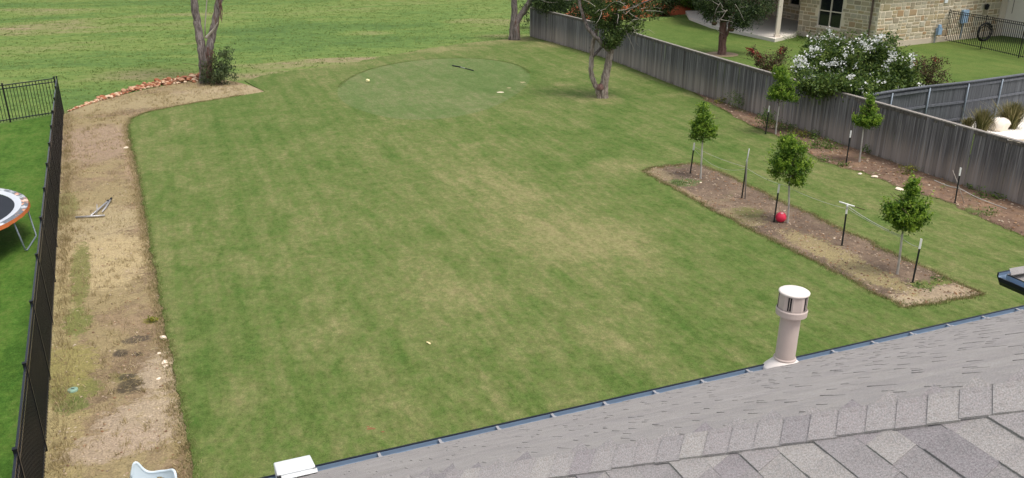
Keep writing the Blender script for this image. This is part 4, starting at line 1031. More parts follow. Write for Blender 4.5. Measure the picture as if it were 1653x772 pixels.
fb = [(at(990, 56, YB - .3), (.55, .5, .6), 2.2), (at(985, 66, YB - .5), (.42, .35, .35), 1.2), (at(1000, 38, YB - .2), (.6, .5, .6), 2.0), (at(972, 22, YB - .2), (.7, .6, .6), 2.2), (at(1010, 15, YB), (.9, .7, .6), 2.4), (at(1035, 22, YB - .3), (.75, .5, .45), 1.5), (at(955, 4, YB), (.6, .6, .5), 1.3), (at(1040, 0, YB), (.9, .7, .6), 1.8), (at(1000, -15, YB), (1.6, 1.2, .8), 3), (at(985, -60, YB), (2.0, 1.6, 1.3), 3), (at(1028, 45, YB - .2), (.3, .3, .2), .35), (at(968, 38, YB - .2), (.35, .35, .3), .7)]
crown('foliage', fb, 640, 26, .085, .09, M['juniper'], tr, B)
twigs(tr, B, [at(1012, 30, YB - .8), at(1020, 36, YB - .8), at(1030, 20, YB - .8), at(1000, 15, YB - .9), at(1038, 10, YB - .7), at(970, 18, YB - .9), at(975, 8, YB - .9), at(1024, 48, YB - .6)], 30, .75, .011, M['dead'], 'dead_twig')

# --- neighbour's juniper by the patio
B = G(1165, 88); YB = B.y
tr = empty('juniper_tree', 'dark dense juniper tree in a mulch ring on the neighbour lawn', 'tree', loc=tuple(B))
m = MB(); limb(m, [B + Vector((0, 0, -.05)), at(1166, 70, YB), at(1167, 50, YB), at(1168, 30, YB), at(1170, 0, YB), at(1172, -40, YB)], .27, .17, 10, .012); part(m, 'trunk', M['bark_red'], tr, B)
m = MB(); limb(m, [at(1168, 62, YB - .2), at(1173, 57, YB - .25), at(1176, 48, YB - .3), at(1178, 36, YB - .3), at(1185, 20, YB - .3)], .09, .06, 7); part(m, 'branch', M['bark_red'], tr, B)
fb = [(at(1190, 20, YB - .4), (1.1, .9, .7), 3), (at(1210, 25, YB - .5), (.9, .7, .55), 2), (at(1160, 10, YB), (1.2, 1.0, .8), 2.2), (at(1195, 38, YB - .6), (.6, .5, .3), 1), (at(1150, 22, YB - .3), (.55, .5, .45), 1), (at(1140, 2, YB - .2), (.9, .7, .6), 1.5), (at(1225, 10, YB), (.9, .7, .7), 1.6), (at(1180, -20, YB), (2.4, 1.8, 1.0), 4), (at(1175, -60, YB), (1.9, 1.6, 1.4), 3)]
crown('foliage', fb, 620, 28, .15, .11, M['juniper2'], tr, B)
twigs(tr, B, [at(1180, 12, YB - 1.2), at(1165, 4, YB - 1.2), at(1155, 30, YB - .6)], 14, .8, .014, M['dead'], 'dead_twig')
hp1, hp2 = at(1153, 37, YB - .7), at(1181, 47, YB - .7)
for k, hpz in enumerate((hp1, hp2)):
    h_ = empty('hanging_planter', ('round brown hanging planter left of the neighbour tree trunk', 'round brown hanging planter right of the neighbour tree trunk')[k], 'planter', 'planters hanging from the neighbour tree', loc=tuple(hpz))
    MB().lathe([(.02, -.16), (.12, -.14), (.17, -.02), (.18, .02), (.15, .03)], (0, 0, 0), 14).build('pot', M['twig'], h_, True)
    for a in (0, 2.1, 4.2): MB().tube([(.16 * math.cos(a), .16 * math.sin(a), .02), (0, 0, .55)], .008, 4).build('cord', M['twig'], h_)
    link('leaves', leaves_mesh('leaves', rng.normal(0, .07, (120, 3)) + np.array([0, 0, .06]), .06, M['weed']), h_)
# --- tree overhanging from beyond, bright leafy boughs by the clay bank
B = G(1112, 19); YB = B.y
tr = empty('oak_tree', 'bright green leafy bough of a tree beside the orange bank', 'tree', loc=tuple(B))
m = MB(); limb(m, [B, B + Vector((.1, 0, 1.6)), B + Vector((.2, -.1, 3.2)), B + Vector((.1, 0, 5))], .14, .07, 8); limb(m, [B + Vector((.15, 0, 2.2)), at(1110, 0, YB - .6), at(1125, 8, YB - 1), at(1132, 14, YB - 1.1)], .06, .02, 6); part(m, 'trunk', M['bark2'], tr, B)
crown('crown', [(at(1110, 0, YB - .6), (1.3, .9, .5), 3), (at(1128, 9, YB - .8), (.7, .5, .4), 1.5), (at(1100, -15, YB), (1.9, 1.4, .9), 3), (at(1108, 17, YB - .6), (.45, .4, .35), .7)], 230, 24, .15, .13, M['oak'], tr, B)
# --- dark shrubs in front of the clay bank
for k, (px, py, rx, rz, lab) in enumerate(((1070, 26, 1.2, 1.0, 'dark round bush growing on the orange clay bank'), (890, 46, 2.6, 1.3, 'low dark evergreen bush behind the far end of the wooden fence'), (945, 46, 1.6, 1.0, 'dark bush behind the fence below the leaning juniper'))):
    S = G(px, py); s_r = empty('bush', lab, 'bush', 'dark bushes by the clay bank', loc=tuple(S))
    crown('foliage', [(S + Vector((0, 0, rz)), (rx, rx * .7, rz), 2), (S + Vector((rx * .4, 0, rz * 1.6)), (rx * .6, rx * .5, rz * .6), 1)], 220, 24, .18, .14, M['juniper2'], s_r, S)
    m = MB()
    for j in range(6): limb(m, [Vector((random.gauss(0, .1), random.gauss(0, .1), 0)), Vector((random.gauss(0, .4), random.gauss(0, .3), rz)), Vector((random.gauss(0, .6), random.gauss(0, .4), rz * 1.8))], .04, .012, 5)
    m.build('stem', M['twig'], s_r)

# --- five young oaks
def young_oak(label, base, trunk_top, blobs, clumps, lean=0.0, wrap=True):
    B = G(*base); Y = B.y
    t_ = empty('young_oak', label, 'tree', 'young oaks planted in the beds', loc=tuple(B))
    tp_ = at(trunk_top[0], trunk_top[1], Y)
    m = MB(); limb(m, [B + Vector((0, 0, -.03)), B.lerp(tp_, .5) + Vector((random.gauss(0, .015), 0, 0)), tp_, tp_ + Vector((.02, 0, .35)), tp_ + Vector((.03, 0, .75))], .034, .014, 8); part(m, 'trunk', M['sapling'], t_, B)
    m = MB()
    for k in range(10):
        q = tp_ + Vector((0, 0, random.uniform(-.02, .6))); limb(m, [q, q + Vector((random.gauss(0, .15), random.gauss(0, .15), .15)), q + Vector((random.gauss(0, .3), random.gauss(0, .3), .35))], .014, .004, 5)
    part(m, 'branch', M['twig'], t_, B)
    bl = [(at(x, y, Y), (r * .80, r * .80, r2 * .82), w_) for x, y, r, r2, w_ in blobs]
    crown('crown', bl, int(clumps * 1.45), 24, .050, .062, M['oak'], t_, B, fill=.2, aspect=.5)
    bl2 = [(b_[0] + Vector((0, 0, .04)), tuple(v_ * 1.12 for v_ in b_[1]), b_[2]) for b_ in bl]
    C2 = []; wts = np.array([b_[2] for b_ in bl]); wts = wts / wts.sum()
    for _ in range(int(clumps * .85)):
        b_ = bl[rng.choice(len(bl), p=wts)]; d_ = rng.normal(0, 1, 3); d_[2] = abs(d_[2]) * .8 - .25; d_ /= np.linalg.norm(d_)
        st_ = np.array(b_[0] - B) + d_ * np.array(b_[1]) * rng.uniform(.75, 1.05); g_ = d_ * .6 + np.array([0, 0, .9]); g_ /= np.linalg.norm(g_)
        L_ = rng.uniform(.06, .20) * (1.6 if rng.random() < .12 else 1); k_ = int(8 + L_ * 50)
        C2.append(st_ + g_ * (rng.uniform(0, 1, (k_, 1)) * L_) + rng.normal(0, .022, (k_, 3)))
    link('new_leaves', leaves_mesh('new_leaves', np.concatenate(C2), .058, M['oak_new'], .42), t_)
    return t_, B
def scl(base): return FPX / (G(*base) - Vector((0, 0, CAM_H))).length      # px per metre there
young_oak('young oak at the far corner of the middle bed with a pale trunk', (1131, 290), (1134, 230), [(1135, 213, .40, .36, 3), (1127, 205, .30, .28, 1.3), (1145, 208, .28, .3, 1.2), (1136, 190, .3, .28, 1.6), (1134, 175, .16, .22, .7), (1150, 220, .2, .15, .5), (1122, 218, .2, .15, .5)], 165)
young_oak('young oak in the middle bed beside the red ball', (1271, 362), (1274, 298), [(1275, 268, .50, .42, 3.2), (1258, 262, .33, .36, 1.3), (1294, 270, .32, .36, 1.3), (1276, 240, .38, .3, 1.8), (1270, 228, .26, .18, .8), (1295, 242, .2, .2, .4), (1250, 280, .2, .2, .5), (1284, 292, .35, .14, .9)], 230)
young_oak('young oak with a tufted top nearest the vent pipe', (1448, 445), (1457, 376), [(1460, 352, .44, .28, 3.2), (1442, 346, .3, .28, 1.4), (1482, 350, .3, .27, 1.3), (1468, 330, .26, .22, 1.2), (1472, 308, .17, .24, 1.0), (1474, 296, .1, .12, .4), (1436, 332, .16, .2, .4), (1490, 330, .16, .2, .4), (1462, 368, .36, .12, 1)], 210)
young_oak('young oak against the wooden fence beneath the white flowering bush', (1252, 218), (1258, 171), [(1262, 150, .5, .44, 3), (1250, 152, .33, .35, 1.2), (1272, 140, .38, .4, 1.3), (1262, 125, .38, .3, 1.6), (1258, 115, .26, .2, .8), (1278, 160, .3, .2, .7)], 210)
young_oak('small young oak by the wooden fence right of the white bush', (1387, 263), (1394, 208), [(1400, 196, .42, .28, 3), (1388, 194, .28, .24, 1.2), (1413, 195, .28, .24, 1.2), (1402, 180, .28, .26, 1.3), (1404, 168, .18, .2, .7), (1407, 158, .14, .14, .35)], 165)

# --- big white-flowering bush behind the fence
S = Vector((13.8, 34.6, 0)); YS = S.y
cm = empty('flowering_bush', 'large bush covered in white blossom behind the wooden fence', 'bush', loc=tuple(S))
cb = [(at(1350, 125, YS), (1.5, 1.3, .9), 3), (at(1400, 115, YS), (1.7, 1.3, 1.0), 3.2), (at(1330, 90, YS), (1.0, 1.0, .8), 1.8), (at(1340, 70, YS + .4), (.55, .6, .5), .8), (at(1385, 85, YS), (1.2, 1.1, .8), 2.2), (at(1430, 105, YS), (1.0, 1.0, .8), 1.6), (at(1455, 115, YS), (.6, .7, .5), .8), (at(1305, 115, YS - .6), (.75, .7, .6), 1.2), (at(1300, 140, YS - 1.2), (.5, .5, .3), .6), (at(1450, 140, YS), (.7, .8, .5), 1.1), (at(1425, 70, YS + .2), (.6, .6, .35), .6), (at(1310, 138, 31.6), (.55, .5, .35), .9), (at(1345, 138, 30.9), (.7, .5, .4), 1.4), (at(1380, 143, 30.3), (.6, .4, .3), 1.0), (at(1420, 135, YS - 1.2), (.9, .7, .5), 1.4), (at(1465, 128, YS), (.6, .6, .5), .9), (at(1300, 128, 32.2), (.4, .4, .35), .6)]
crown('foliage', cb, 1150, 24, .13, .115, M['myrtle'], cm, S, fill=.3)
fl_pts = []
fl = [(1315, 66), (1330, 62), (1322, 72), (1340, 60), (1352, 62), (1375, 66), (1385, 62), (1395, 64), (1410, 66), (1425, 58), (1420, 70), (1430, 72), (1436, 80), (1455, 97), (1448, 100), (1475, 92), (1478, 94), (1470, 104), (1310, 78), (1318, 80), (1290, 95), (1285, 96), (1295, 98), (1283, 100), (1298, 102), (1285, 112), (1310, 126), (1306, 127), (1295, 155), (1350, 98), (1356, 100), (1325, 105), (1335, 103), (1360, 113), (1440, 93), (1445, 92), (1430, 110), (1400, 120), (1390, 142), (1405, 155), (1484, 135), (1450, 144), (1440, 148), (1320, 152), (1345, 100), (1310, 110), (1412, 84), (1370, 80), (1365, 88), (1400, 77), (1435, 100), (1330, 77), (1345, 74), (1355, 70), (1390, 70), (1405, 60), (1418, 62), (1303, 88), (1315, 92), (1380, 105), (1352, 128), (1375, 120), (1420, 130), (1340, 118), (1300, 106), (1340, 52), (1420, 56)]
for (x, y) in fl:
    near = min(cb, key=lambda b: (Vector((x, 0, y)) - Vector((CX + FPX * b[0].x / (b[0].y * _c - (b[0].z - CAM_H) * _s), 0, CY - FPX * (b[0].y * _s + (b[0].z - CAM_H) * _c) / (b[0].y * _c - (b[0].z - CAM_H) * _s)))).length)
    c = at(x + random.gauss(0, 2), y + random.gauss(0, 2), near[0].y - near[1][1] * random.uniform(.8, 1.1))
    k = random.choice((10, 16, 26, 40)); link('blossom', leaves_mesh('blossom', rng.normal(0, 1, (k, 3)) * np.array([.10, .08, .07]) * random.uniform(.6, 1.3), .085, M['blossom'], .8), cm, c - S)
m = MB()
for k in range(20): limb(m, [Vector((random.gauss(.3, .5), random.gauss(0, .2), 0)), Vector((random.gauss(.3, .9), random.gauss(0, .4), 1.2)), Vector((random.gauss(.3, 1.6), random.gauss(0, .6), random.uniform(2, 3.1)))], .035, .01, 5)
m.build('stem', M['twig'], cm)
# red-tipped bushes
def red_bush(label, S, blobs, clumps, tips):
    r_ = empty('red_bush', label, 'bush', loc=tuple(S)); Y = S.y
    crown('foliage', [(at(x, y, Y), (a, a, b), w_) for x, y, a, b, w_ in blobs], clumps, 20, .10, .085, M['myrtle_red'], r_, S, fill=.2)
    for x, y in tips: link('red_blossom', leaves_mesh('red_blossom', rng.normal(0, .06, (22, 3)), .09, M['redtip'], .6), r_, at(x, y, Y - .3) - S)
    m = MB()
    for k in range(12): limb(m, [Vector((random.gauss(0, .12), random.gauss(0, .1), 0)), Vector((random.gauss(0, .35), random.gauss(0, .3), .6)), Vector((random.gauss(0, .7), random.gauss(0, .5), random.uniform(1.0, 1.6)))], .02, .006, 5)
    m.build('stem', M['twig'], r_)
red_bush('dark bush with red tips left of the white flowering bush', G(1243, 124), [(1240, 104, .8, .5, 3), (1225, 95, .45, .4, 1.2), (1255, 92, .5, .45, 1.3), (1215, 84, .25, .25, .5), (1262, 82, .25, .3, .5), (1248, 112, .8, .35, 1.5)], 170, [(1213, 80), (1218, 84), (1223, 86), (1262, 78), (1260, 82), (1225, 92), (1208, 79)])
red_bush('red brown airy bush right of the white flowering bush', G(1495, 145), [(1498, 118, .55, .5, 2.4), (1480, 118, .4, .5, 1.2), (1512, 104, .35, .35, 1), (1490, 100, .3, .35, .9), (1525, 122, .35, .3, .7), (1475, 100, .2, .3, .5), (1505, 130, .7, .3, 1.6), (1528, 100, .15, .15, .2)], 130, [(1475, 102), (1477, 106), (1510, 96)])

# --- clump grasses and rocks in the gravel
def grass_clump(label, px, py, h, n, spread, name='clump_grass', mat='tuftgrass', group='feathery grass clumps in the gravel'):
    S = G(px, py); r_ = empty(name, label, 'plant', group, loc=tuple(S))
    a = rng.uniform(0, 2 * np.pi, n); rr = np.abs(rng.normal(0, .10, n)) * spread; L = h * rng.uniform(.55, 1.1, n); out = np.abs(rng.normal(0, .38, n)) * spread
    b0 = np.stack([rr * np.cos(a), rr * np.sin(a), np.zeros(n)], 1); tip_ = b0 + np.stack([np.cos(a) * out * L, np.sin(a) * out * L, L], 1); mid = b0 * .5 + tip_ * .5 + np.stack([np.zeros(n), np.zeros(n), .12 * L], 1)
    wv = np.stack([-np.sin(a), np.cos(a), np.zeros(n)], 1) * .012
    V = np.stack([b0 - wv, b0 + wv, mid + wv, mid - wv], 1).reshape(-1, 3); V2 = np.stack([mid - wv, mid + wv, tip_ + wv * .3, tip_ - wv * .3], 1).reshape(-1, 3)
    link('blades', np_mesh('blades', np.concatenate([V, V2]), 4, M[mat]), r_)
grass_clump('greenish feathery grass clump left of the pale boulder', 1583, 213, .85, 700, 1.0)
grass_clump('tall tan feathery grass clump right of the pale boulder', 1630, 207, .95, 900, 1.25)
grass_clump('thin dry grass clump at the gravel edge by the blue-grey fence', 1562, 205, .35, 240, 1.0)
def rock_mesh(name, r, mat, sq=(1, 1, .7), seed=0, sub=2):
    bm = bmesh.new(); bmesh.ops.create_icosphere(bm, subdivisions=sub, radius=r); rr = random.Random(seed)
    dirs = [Vector((rr.gauss(0, 1), rr.gauss(0, 1), rr.gauss(0, 1))).normalized() for _ in range(9)]; cut = [r * rr.uniform(.55, .9) for _ in dirs]
    for v_ in bm.verts:
        for d, c in zip(dirs, cut):
            k = v_.co.dot(d)
            if k > c: v_.co -= d * (k - c) * .9
        v_.co = Vector((v_.co.x * sq[0], v_.co.y * sq[1], v_.co.z * sq[2]))
    me = bpy.data.meshes.new(name); bm.to_mesh(me); bm.free(); me.materials.append(mat); return me
for px, py, r, sq, lab, sd_ in ((1611, 211, .38, (1.15, .9, .9), 'large pale boulder between the two feathery grass clumps', 3), (1599, 206, .22, (1.2, 1, .6), 'small flat pale rock behind the large boulder', 5), (1560, 212, .2, (1.3, 1, .5), 'low pale rock at the left end of the gravel', 9)):
    S = G(px, py); tag(link('boulder', rock_mesh('boulder', r, M['boulder'], sq, sd_, 3), None, (S.x, S.y, r * sq[2] * .6)), lab, 'rock', 'pale rocks in the gravel')

# --- weeds along the wooden fence and in the beds
def weed(label, px, py, rx, h, n, mat='weed', size=.06, group='weeds along the fence and beds', lift=0.0):
    S = G(px, py) + Vector((-.12 if lift else 0, -.16 if lift else 0, lift)); r_ = empty('weed', label, 'plant', group, loc=tuple(S))
    C = clump_points([((0, 0, h * .5), (rx, rx * .6, h * .5), 1)], max(4, n // 10), 10, rx * .16, .1); C[:, 2] = np.abs(C[:, 2])
    link('leaves', leaves_mesh('leaves', C, size, M[mat]), r_)
    m = MB()
    for k in range(6): m.tube([Vector((random.gauss(0, rx * .2), random.gauss(0, rx * .2), 0)), Vector((random.gauss(0, rx * .6), random.gauss(0, rx * .4), h * random.uniform(.6, 1)))], [.006, .003], 4)
    m.build('stem', M['weed'], r_)
weed('tall leafy weed against the fence left of the fence side oak', 1190, 177, .55, .85, 520, 'weed', .06)
weed('bushy weed behind the post beside the fence side oak', 1237, 209, .46, .85, 560, 'weed', .07)
weed('yellow green weed at the foot of the fence side oak', 1268, 212, .55, .32, 280, 'weed', .07)
weed('yellowing weed on the fence bed beyond the red ball oak', 1290, 222, .55, .3, 170, 'weed_yellow', .08)
weed('low green weed patch on the fence bed beyond the red ball oak', 1328, 240, .7, .22, 340, 'weed', .08)
weed('green weed at the fence foot beneath the white bush', 1318, 225, .35, .35, 140, 'weed', .07)
weed('low weed on the fence bed left of the small oak', 1335, 261, .5, .12, 120, 'weed', .07)
weed('leafy weed at the fence foot right of the small oak', 1402, 250, .3, .38, 160, 'weed', .06)
weed('small weed in the bed between post and small oak', 1364, 270, .35, .12, 90, 'weed', .07)
weed('yellow green weed at the fence foot above the tufted oak', 1463, 283, .35, .4, 160, 'weed_yellow', .06)
weed('weed patch beside the leaning stake by the fence', 1600, 322, .55, .18, 160, 'weed', .07)
weed('weed beside the cord along the fence foot', 1572, 306, .4, .2, 120, 'weed', .06)
weed('weed patch at the right end of the fence bed', 1592, 348, .45, .14, 110, 'weed', .06)
weed('green weed patch in the middle bed near the far oak', 1100, 298, .45, .10, 190, 'weed', .05)
weed('yellow green weed patch near the front corner of the middle bed', 1487, 466, .42, .10, 150, 'weed', .05)
weed('yellow green weed patch at the right side of the middle bed', 1515, 455, .28, .08, 90, 'weed', .05)
weed('vine hanging over the wooden fence below the white bush', 1318, 221, .15, .62, 110, 'weed', .07, lift=1.28)
weed('yellowing tuft on the lawn edge near the fence', 1162, 168, .4, .25, 120, 'weed_yellow', .07)
weed('dry weed tuft in the strip beside the lawn edge', 248, 520, .14, .14, 80, 'weed_yellow', .05)
weed('low weed along the patio edge of the stone house', 1290, 66, 1.3, .35, 260, 'weed', .09)

# ================================================================== POSTS, CORDS, YARD THINGS
def t_post(label, base, top, extra=None, white=.24):
    B = G(*base); hh = top_h(B, top[1]); T = at(top[0], top[1], B.y); d = T - B
    lean = Vector((0, 0, 1)).rotation_difference(d.normalized()).to_euler()
    r_ = empty('t_post', label, 'post', 'metal posts in the beds', loc=tuple(B)); r_.rotation_euler = lean
    L = d.length; wz = L - white
    p = MB(); p.box((0, 0, wz / 2 - .03), .042, .008, wz + .06).box((0, .018, wz / 2 - .03), .008, .030, wz + .06)
    for k in range(int(wz / .055)): p.box((0, -.007, .04 + k * .055), .016, .008, .02)
    p.build('stake', M['tpost'], r_)
    w_ = MB(); w_.box((0, 0, wz + white / 2), .050, .012, white).box((0, .018, wz + white / 2), .012, .034, white); w_.build('painted_top', M['white_paint'], r_)
    MB().box((0, .0, .02), .10, .004, .06).build('anchor_plate', M['tpost'], r_)
    return r_, B, T
_, _, T1 = t_post('metal post beside the far corner oak of the middle bed', (1114, 282), (1121, 231))
r2, B2, T2 = t_post('metal post with a tall pale stake tied to it in the middle bed', (1197, 322), (1206, 258), white=.06)
_, _, T3 = t_post('metal post just left of the red ball', (1249, 361), (1258, 298))
r4, B4, T4 = t_post('metal post with a pale crossbar on top in the middle bed', (1358.5, 399), (1368, 331))
_, _, T5 = t_post('metal post right of the tufted oak in the middle bed', (1472.5, 459), (1487.5, 386))
t_post('metal post by the fence left of the small oak', (1365.5, 265), (1374, 211))
t_post('metal post by the fence with a leaning stick at the right end', (1541, 330), (1551, 271))
t_post('metal post beside the oak against the wooden fence', (1235.5, 218), (1242, 171))
# tall pale stake tied to the second post
q = G(1199, 322); MBs = MB().tube([q + Vector((.05, -.06, 0)), at(1205.5, 262, q.y - .06), at(1209.5, 240, q.y - .06)], [.022, .02, .012], 7)
st = tag(MBs.build('stake', M['alu'], None, True), 'tall pale stake tied to the dark post in the middle bed', 'stake')
# crossbar (sprinkler head) on the fourth post
cbm = empty('sprinkler', 'pale T shaped bar fixed on top of a bed post', 'sprinkler', loc=tuple(T4))
MB().tube([(-.20, .05, .07), (.0, 0, .015), (.17, -.03, -.03)], .02, 7).build('arm', M['white_paint'], cbm, True); MB().tube([(0, 0, -.1), (0, 0, .03)], .026, 8).build('socket', M['white_paint'], cbm, True)
MB().tube([(.17, -.03, -.03), (.42, -.08, -.10)], .010, 6).build('rod', M['twig'], cbm, True)
# cords strung between the posts
def cord(label, pts, r=.0075, sag=.12, name='cord'):
    P = []
    for a, b in zip(pts[:-1], pts[1:]):
        for k in range(10):
            t_ = k / 10; P.append(a.lerp(b, t_) - Vector((0, 0, sag * 4 * t_ * (1 - t_))))
    P.append(pts[-1]); c = P[0]
    o = MB().tube([p - c for p in P], r, 5).build(name, M['rope'], None, True); o.location = c
    return tag(o, label, 'cord', 'cords strung along the middle bed')
lo = lambda p, dz: Vector((p.x, p.y, p.z - dz))
T2b = B2.lerp(T2, .82)
cord('pale cord from the far corner post to the tall stake', [lo(T1, .12), lo(T2b, .0)], .004, .06)
cord('slack lower cord sagging from the far corner post to the tall stake', [lo(T1, .2), lo(T2b, .06)], .0035, .28)
cord('pale cord from the tall stake across to the crossbar post', [lo(T2b, .02), lo(T3, .0) + Vector((.25, .3, -.12)), lo(T4, .1)], .004, .06)
cord('upper pale cord from crossbar post to the tufted oak', [lo(T4, .02), at(1455, 381, 17.95)], .007, .05)
cord('lower pale cord from crossbar post to the last bed post', [lo(T4, .08), at(1456, 384, 17.9), lo(T5, .2)], .005, .04)
# cord and stick along the fence foot
hose = [G(1508, 291, .25), G(1530, 300, .25), G(1550, 305, .3), G(1575, 318, .12), G(1600, 328, .06), G(1625, 337, .06)]
c = hose[0]; o = MB().tube([p - c for p in spline(hose, 5)], .010, 6).build('hose', M['rope'], None, True); o.location = c; tag(o, 'pale rope like hose lying along the foot of the wooden fence', 'hose')
o = MB().tube([Vector((0, 0, 0)), at(1546, 296, 23.2) - G(1557, 330), at(1538, 275, 23.3) - G(1557, 330)], [.012, .011, .006], 6).build('stick', M['dead'], None, True); o.location = G(1557, 330); tag(o, 'thin grey stick leaning against the last fence side post', 'stick')
# red ball
bp = G(1259.5, 360.5); br = .145
ball = empty('play_ball', 'bright red rubber ball at the foot of a young oak', 'ball', loc=(bp.x, bp.y, br + .036))
bm = bmesh.new(); bmesh.ops.create_uvsphere(bm, u_segments=32, v_segments=20, radius=br); me = bpy.data.meshes.new('ball_skin'); bm.to_mesh(me); bm.free(); me.materials.append(M['red']); me.polygons.foreach_set('use_smooth', [True] * len(me.polygons)); link('ball_skin', me, ball)
MB().lathe([(.001, br * 1.004), (.035, br * .974), (.036, br * .965)], (0, 0, 0), 14, Matrix.Rotation(.35, 3, 'X')).build('printed_spot', M['white_paint'], ball, True)
for rz in (0, math.pi / 2): MB().tube([Matrix.Rotation(rz, 3, 'Z') @ Vector((br * math.cos(a), 0, br * math.sin(a))) for a in np.linspace(0, 2 * math.pi, 40)], .0022, 4).build('seam', M['red'], ball)
# golf things on the green
gp_ = G(594, 134); o = link('golf_ball', rock_mesh('golf_ball', .10, M['ball_white'], (1, 1, 1), 1, 3), None, (gp_.x, gp_.y, .12)); o.data.polygons.foreach_set('use_smooth', [True] * len(o.data.polygons)); tag(o, 'small pale yellow ball lying on the putting green', 'ball')
ca, cb_ = G(736, 106.5, .06), G(764, 114, .06); club = empty('golf_club', 'thin pole with a dark head lying across the putting green', 'pole', loc=tuple(ca))
MB().tube([(0, 0, 0), cb_ - ca], .022, 7).build('shaft', M['alu'], club, True); MB().tube([Vector((-.2, .1, 0)), (cb_ - ca) * .28], .042, 7).build('head', M['black'], club, True); MB().tube([(cb_ - ca) * .55, (cb_ - ca) * 1.02], .027, 7).build('grip', M['tpost'], club, True)
# pale leaf and scraps
lp = G(692, 554, .05); lf = MB(); 
for i in range(6): lf.v += [(-.05 + .02 * i, -.022 * math.sin(math.pi * (i + .3) / 6), .012 * math.sin(i)), (-.05 + .02 * i, .028 * math.sin(math.pi * (i + .3) / 6), .006 + .012 * math.cos(i))]
lf.f = [(2 * i, 2 * i + 1, 2 * i + 3, 2 * i + 2) for i in range(5)]
o = lf.build('fallen_leaf', M['paleleaf']); o.location = lp; o.rotation_euler = (0, 0, -.5); sm_ = o.modifiers.new('thick', 'SOLIDIFY'); sm_.thickness = .006; tag(o, 'pale dry leaf lying alone on the lawn', 'leaf')
# metal frame lying in the strip
fz = .05; fr_ = empty('tube_stand', 'bent grey tubular metal stand lying in the dry strip', 'stand', loc=tuple(G(145, 349))); fo = G(145, 349)
MB().tube([G(122, 351, fz) - fo, G(169, 348, fz) - fo], .028, 8).build('foot_bar', M['alu'], fr_, True)
MB().tube([G(146, 349, fz) - fo, G(173, 326, .10) - fo], .026, 8).build('bar', M['alu'], fr_, True)
MB().tube([G(165, 342, fz) - fo, G(170, 336, .05) - fo, G(178, 323, .09) - fo], [.018, .028, .022], 8).build('bar', M['alu'], fr_, True)
MB().tube([G(156.5, 348, fz) - fo, at(156.5, 330, G(156.5, 348).y) - fo], .012, 6).build('rod', M['alu'], fr_, True)
MB().tube([G(173, 326, .10) - fo, G(174.5, 323.5, .1) - fo], .03, 8).build('rubber_end', M['rubber'], fr_, True)
MB().tube([G(178, 323, .09) - fo, G(180, 320, .1) - fo], .03, 8).build('rubber_end', M['rubber'], fr_, True)
# valve lid
vp = G(118, 631); vl = empty('valve_cover', 'round pale green irrigation lid set in the dry strip', 'lid', loc=tuple(vp))
MB().lathe([(.085, 0), (.085, .03), (.075, .038), (.001, .04)], (0, 0, 0), 20).build('lid', M['valve'], vl, True); MB().box((0, 0, .044), .05, .015, .008).build('handle', M['slot'], vl)

# rocks: red border of stones, pale stones beside the lawn
rb_ = empty('rock_border', 'curved border of orange red rocks at the meadow edge', 'rocks', loc=tuple(G(250, 142))); ro = G(250, 142)
RM = [rock_mesh('rock', .5, M['rock'], (1.0, random.uniform(.6, .9), random.uniform(.45, .7)), 20 + i, 2) for i in range(7)]
rline = spline([G(*p) for p in [(108, 181), (130, 172), (160, 161), (185, 153), (215, 144), (250, 136), (285, 130), (322, 126)]], 8); RN = len(rline)
jm = MB(); cnt = 0
for k in range(680):
    t_ = random.random() ** .62; i = min(RN - 2, int(t_ * (RN - 1))); p = rline[i].lerp(rline[i + 1], random.random()); thick = .15 + 1.25 * t_ * (1 - .25 * t_)
    p = p + Vector((random.gauss(.25, .10) * thick, -abs(random.gauss(0, .55)) * thick + .1, 0)); s_ = random.choice((.10, .13, .16, .2, .26, .36)) * random.uniform(.8, 1.2) * (.5 + .6 * t_)
    z_ = s_ * .18 + (random.uniform(0, .22) * t_ if random.random() < .45 else 0); rot = (random.uniform(-.3, .3), random.uniform(-.3, .3), random.uniform(0, 6.3))
    if s_ > .17 and cnt < 190: link('rock', random.choice(RM), rb_, p - ro + Vector((0, 0, z_)), rot, (s_, s_, s_)); cnt += 1
    else:
        me = random.choice(RM); n0 = len(jm.v); mt = Matrix.LocRotScale(p - ro + Vector((0, 0, z_)), None, (s_, s_, s_)) @ Matrix.Rotation(rot[2], 4, 'Z')
        jm.v += [tuple(mt @ v_.co) for v_ in me.vertices]; jm.f += [tuple(n0 + i_ for i_ in pl.vertices) for pl in me.polygons]
tag(jm.build('rubble', M['rock_j'], rb_), kind='stuff')
PLAB = ['pale stone at the lawn edge above the other pale stones', 'flat pale stone beside the lawn edge', 'small pale stone below the flat one at the lawn edge', 'pale stone chip beside the lawn edge', 'lowest pale stone chip beside the lawn edge', 'white stone in the far part of the lawn edge', 'pale stone near the bend of the lawn edge']
for k, (px, py, r) in enumerate(((263, 546, .075), (266, 586, .07), (268, 592, .05), (257, 571, .04), (256, 612, .045), (204, 240, .10), (206, 228, .07))):
    S = G(px, py); tag(link('pale_stone', rock_mesh('pale_stone', r, M['chalk'], (1.2, .9, .5), 40 + k), None, (S.x, S.y, r * .2), (0, 0, random.uniform(0, 6))), PLAB[k], 'stone', 'pale stones along the lawn edge')
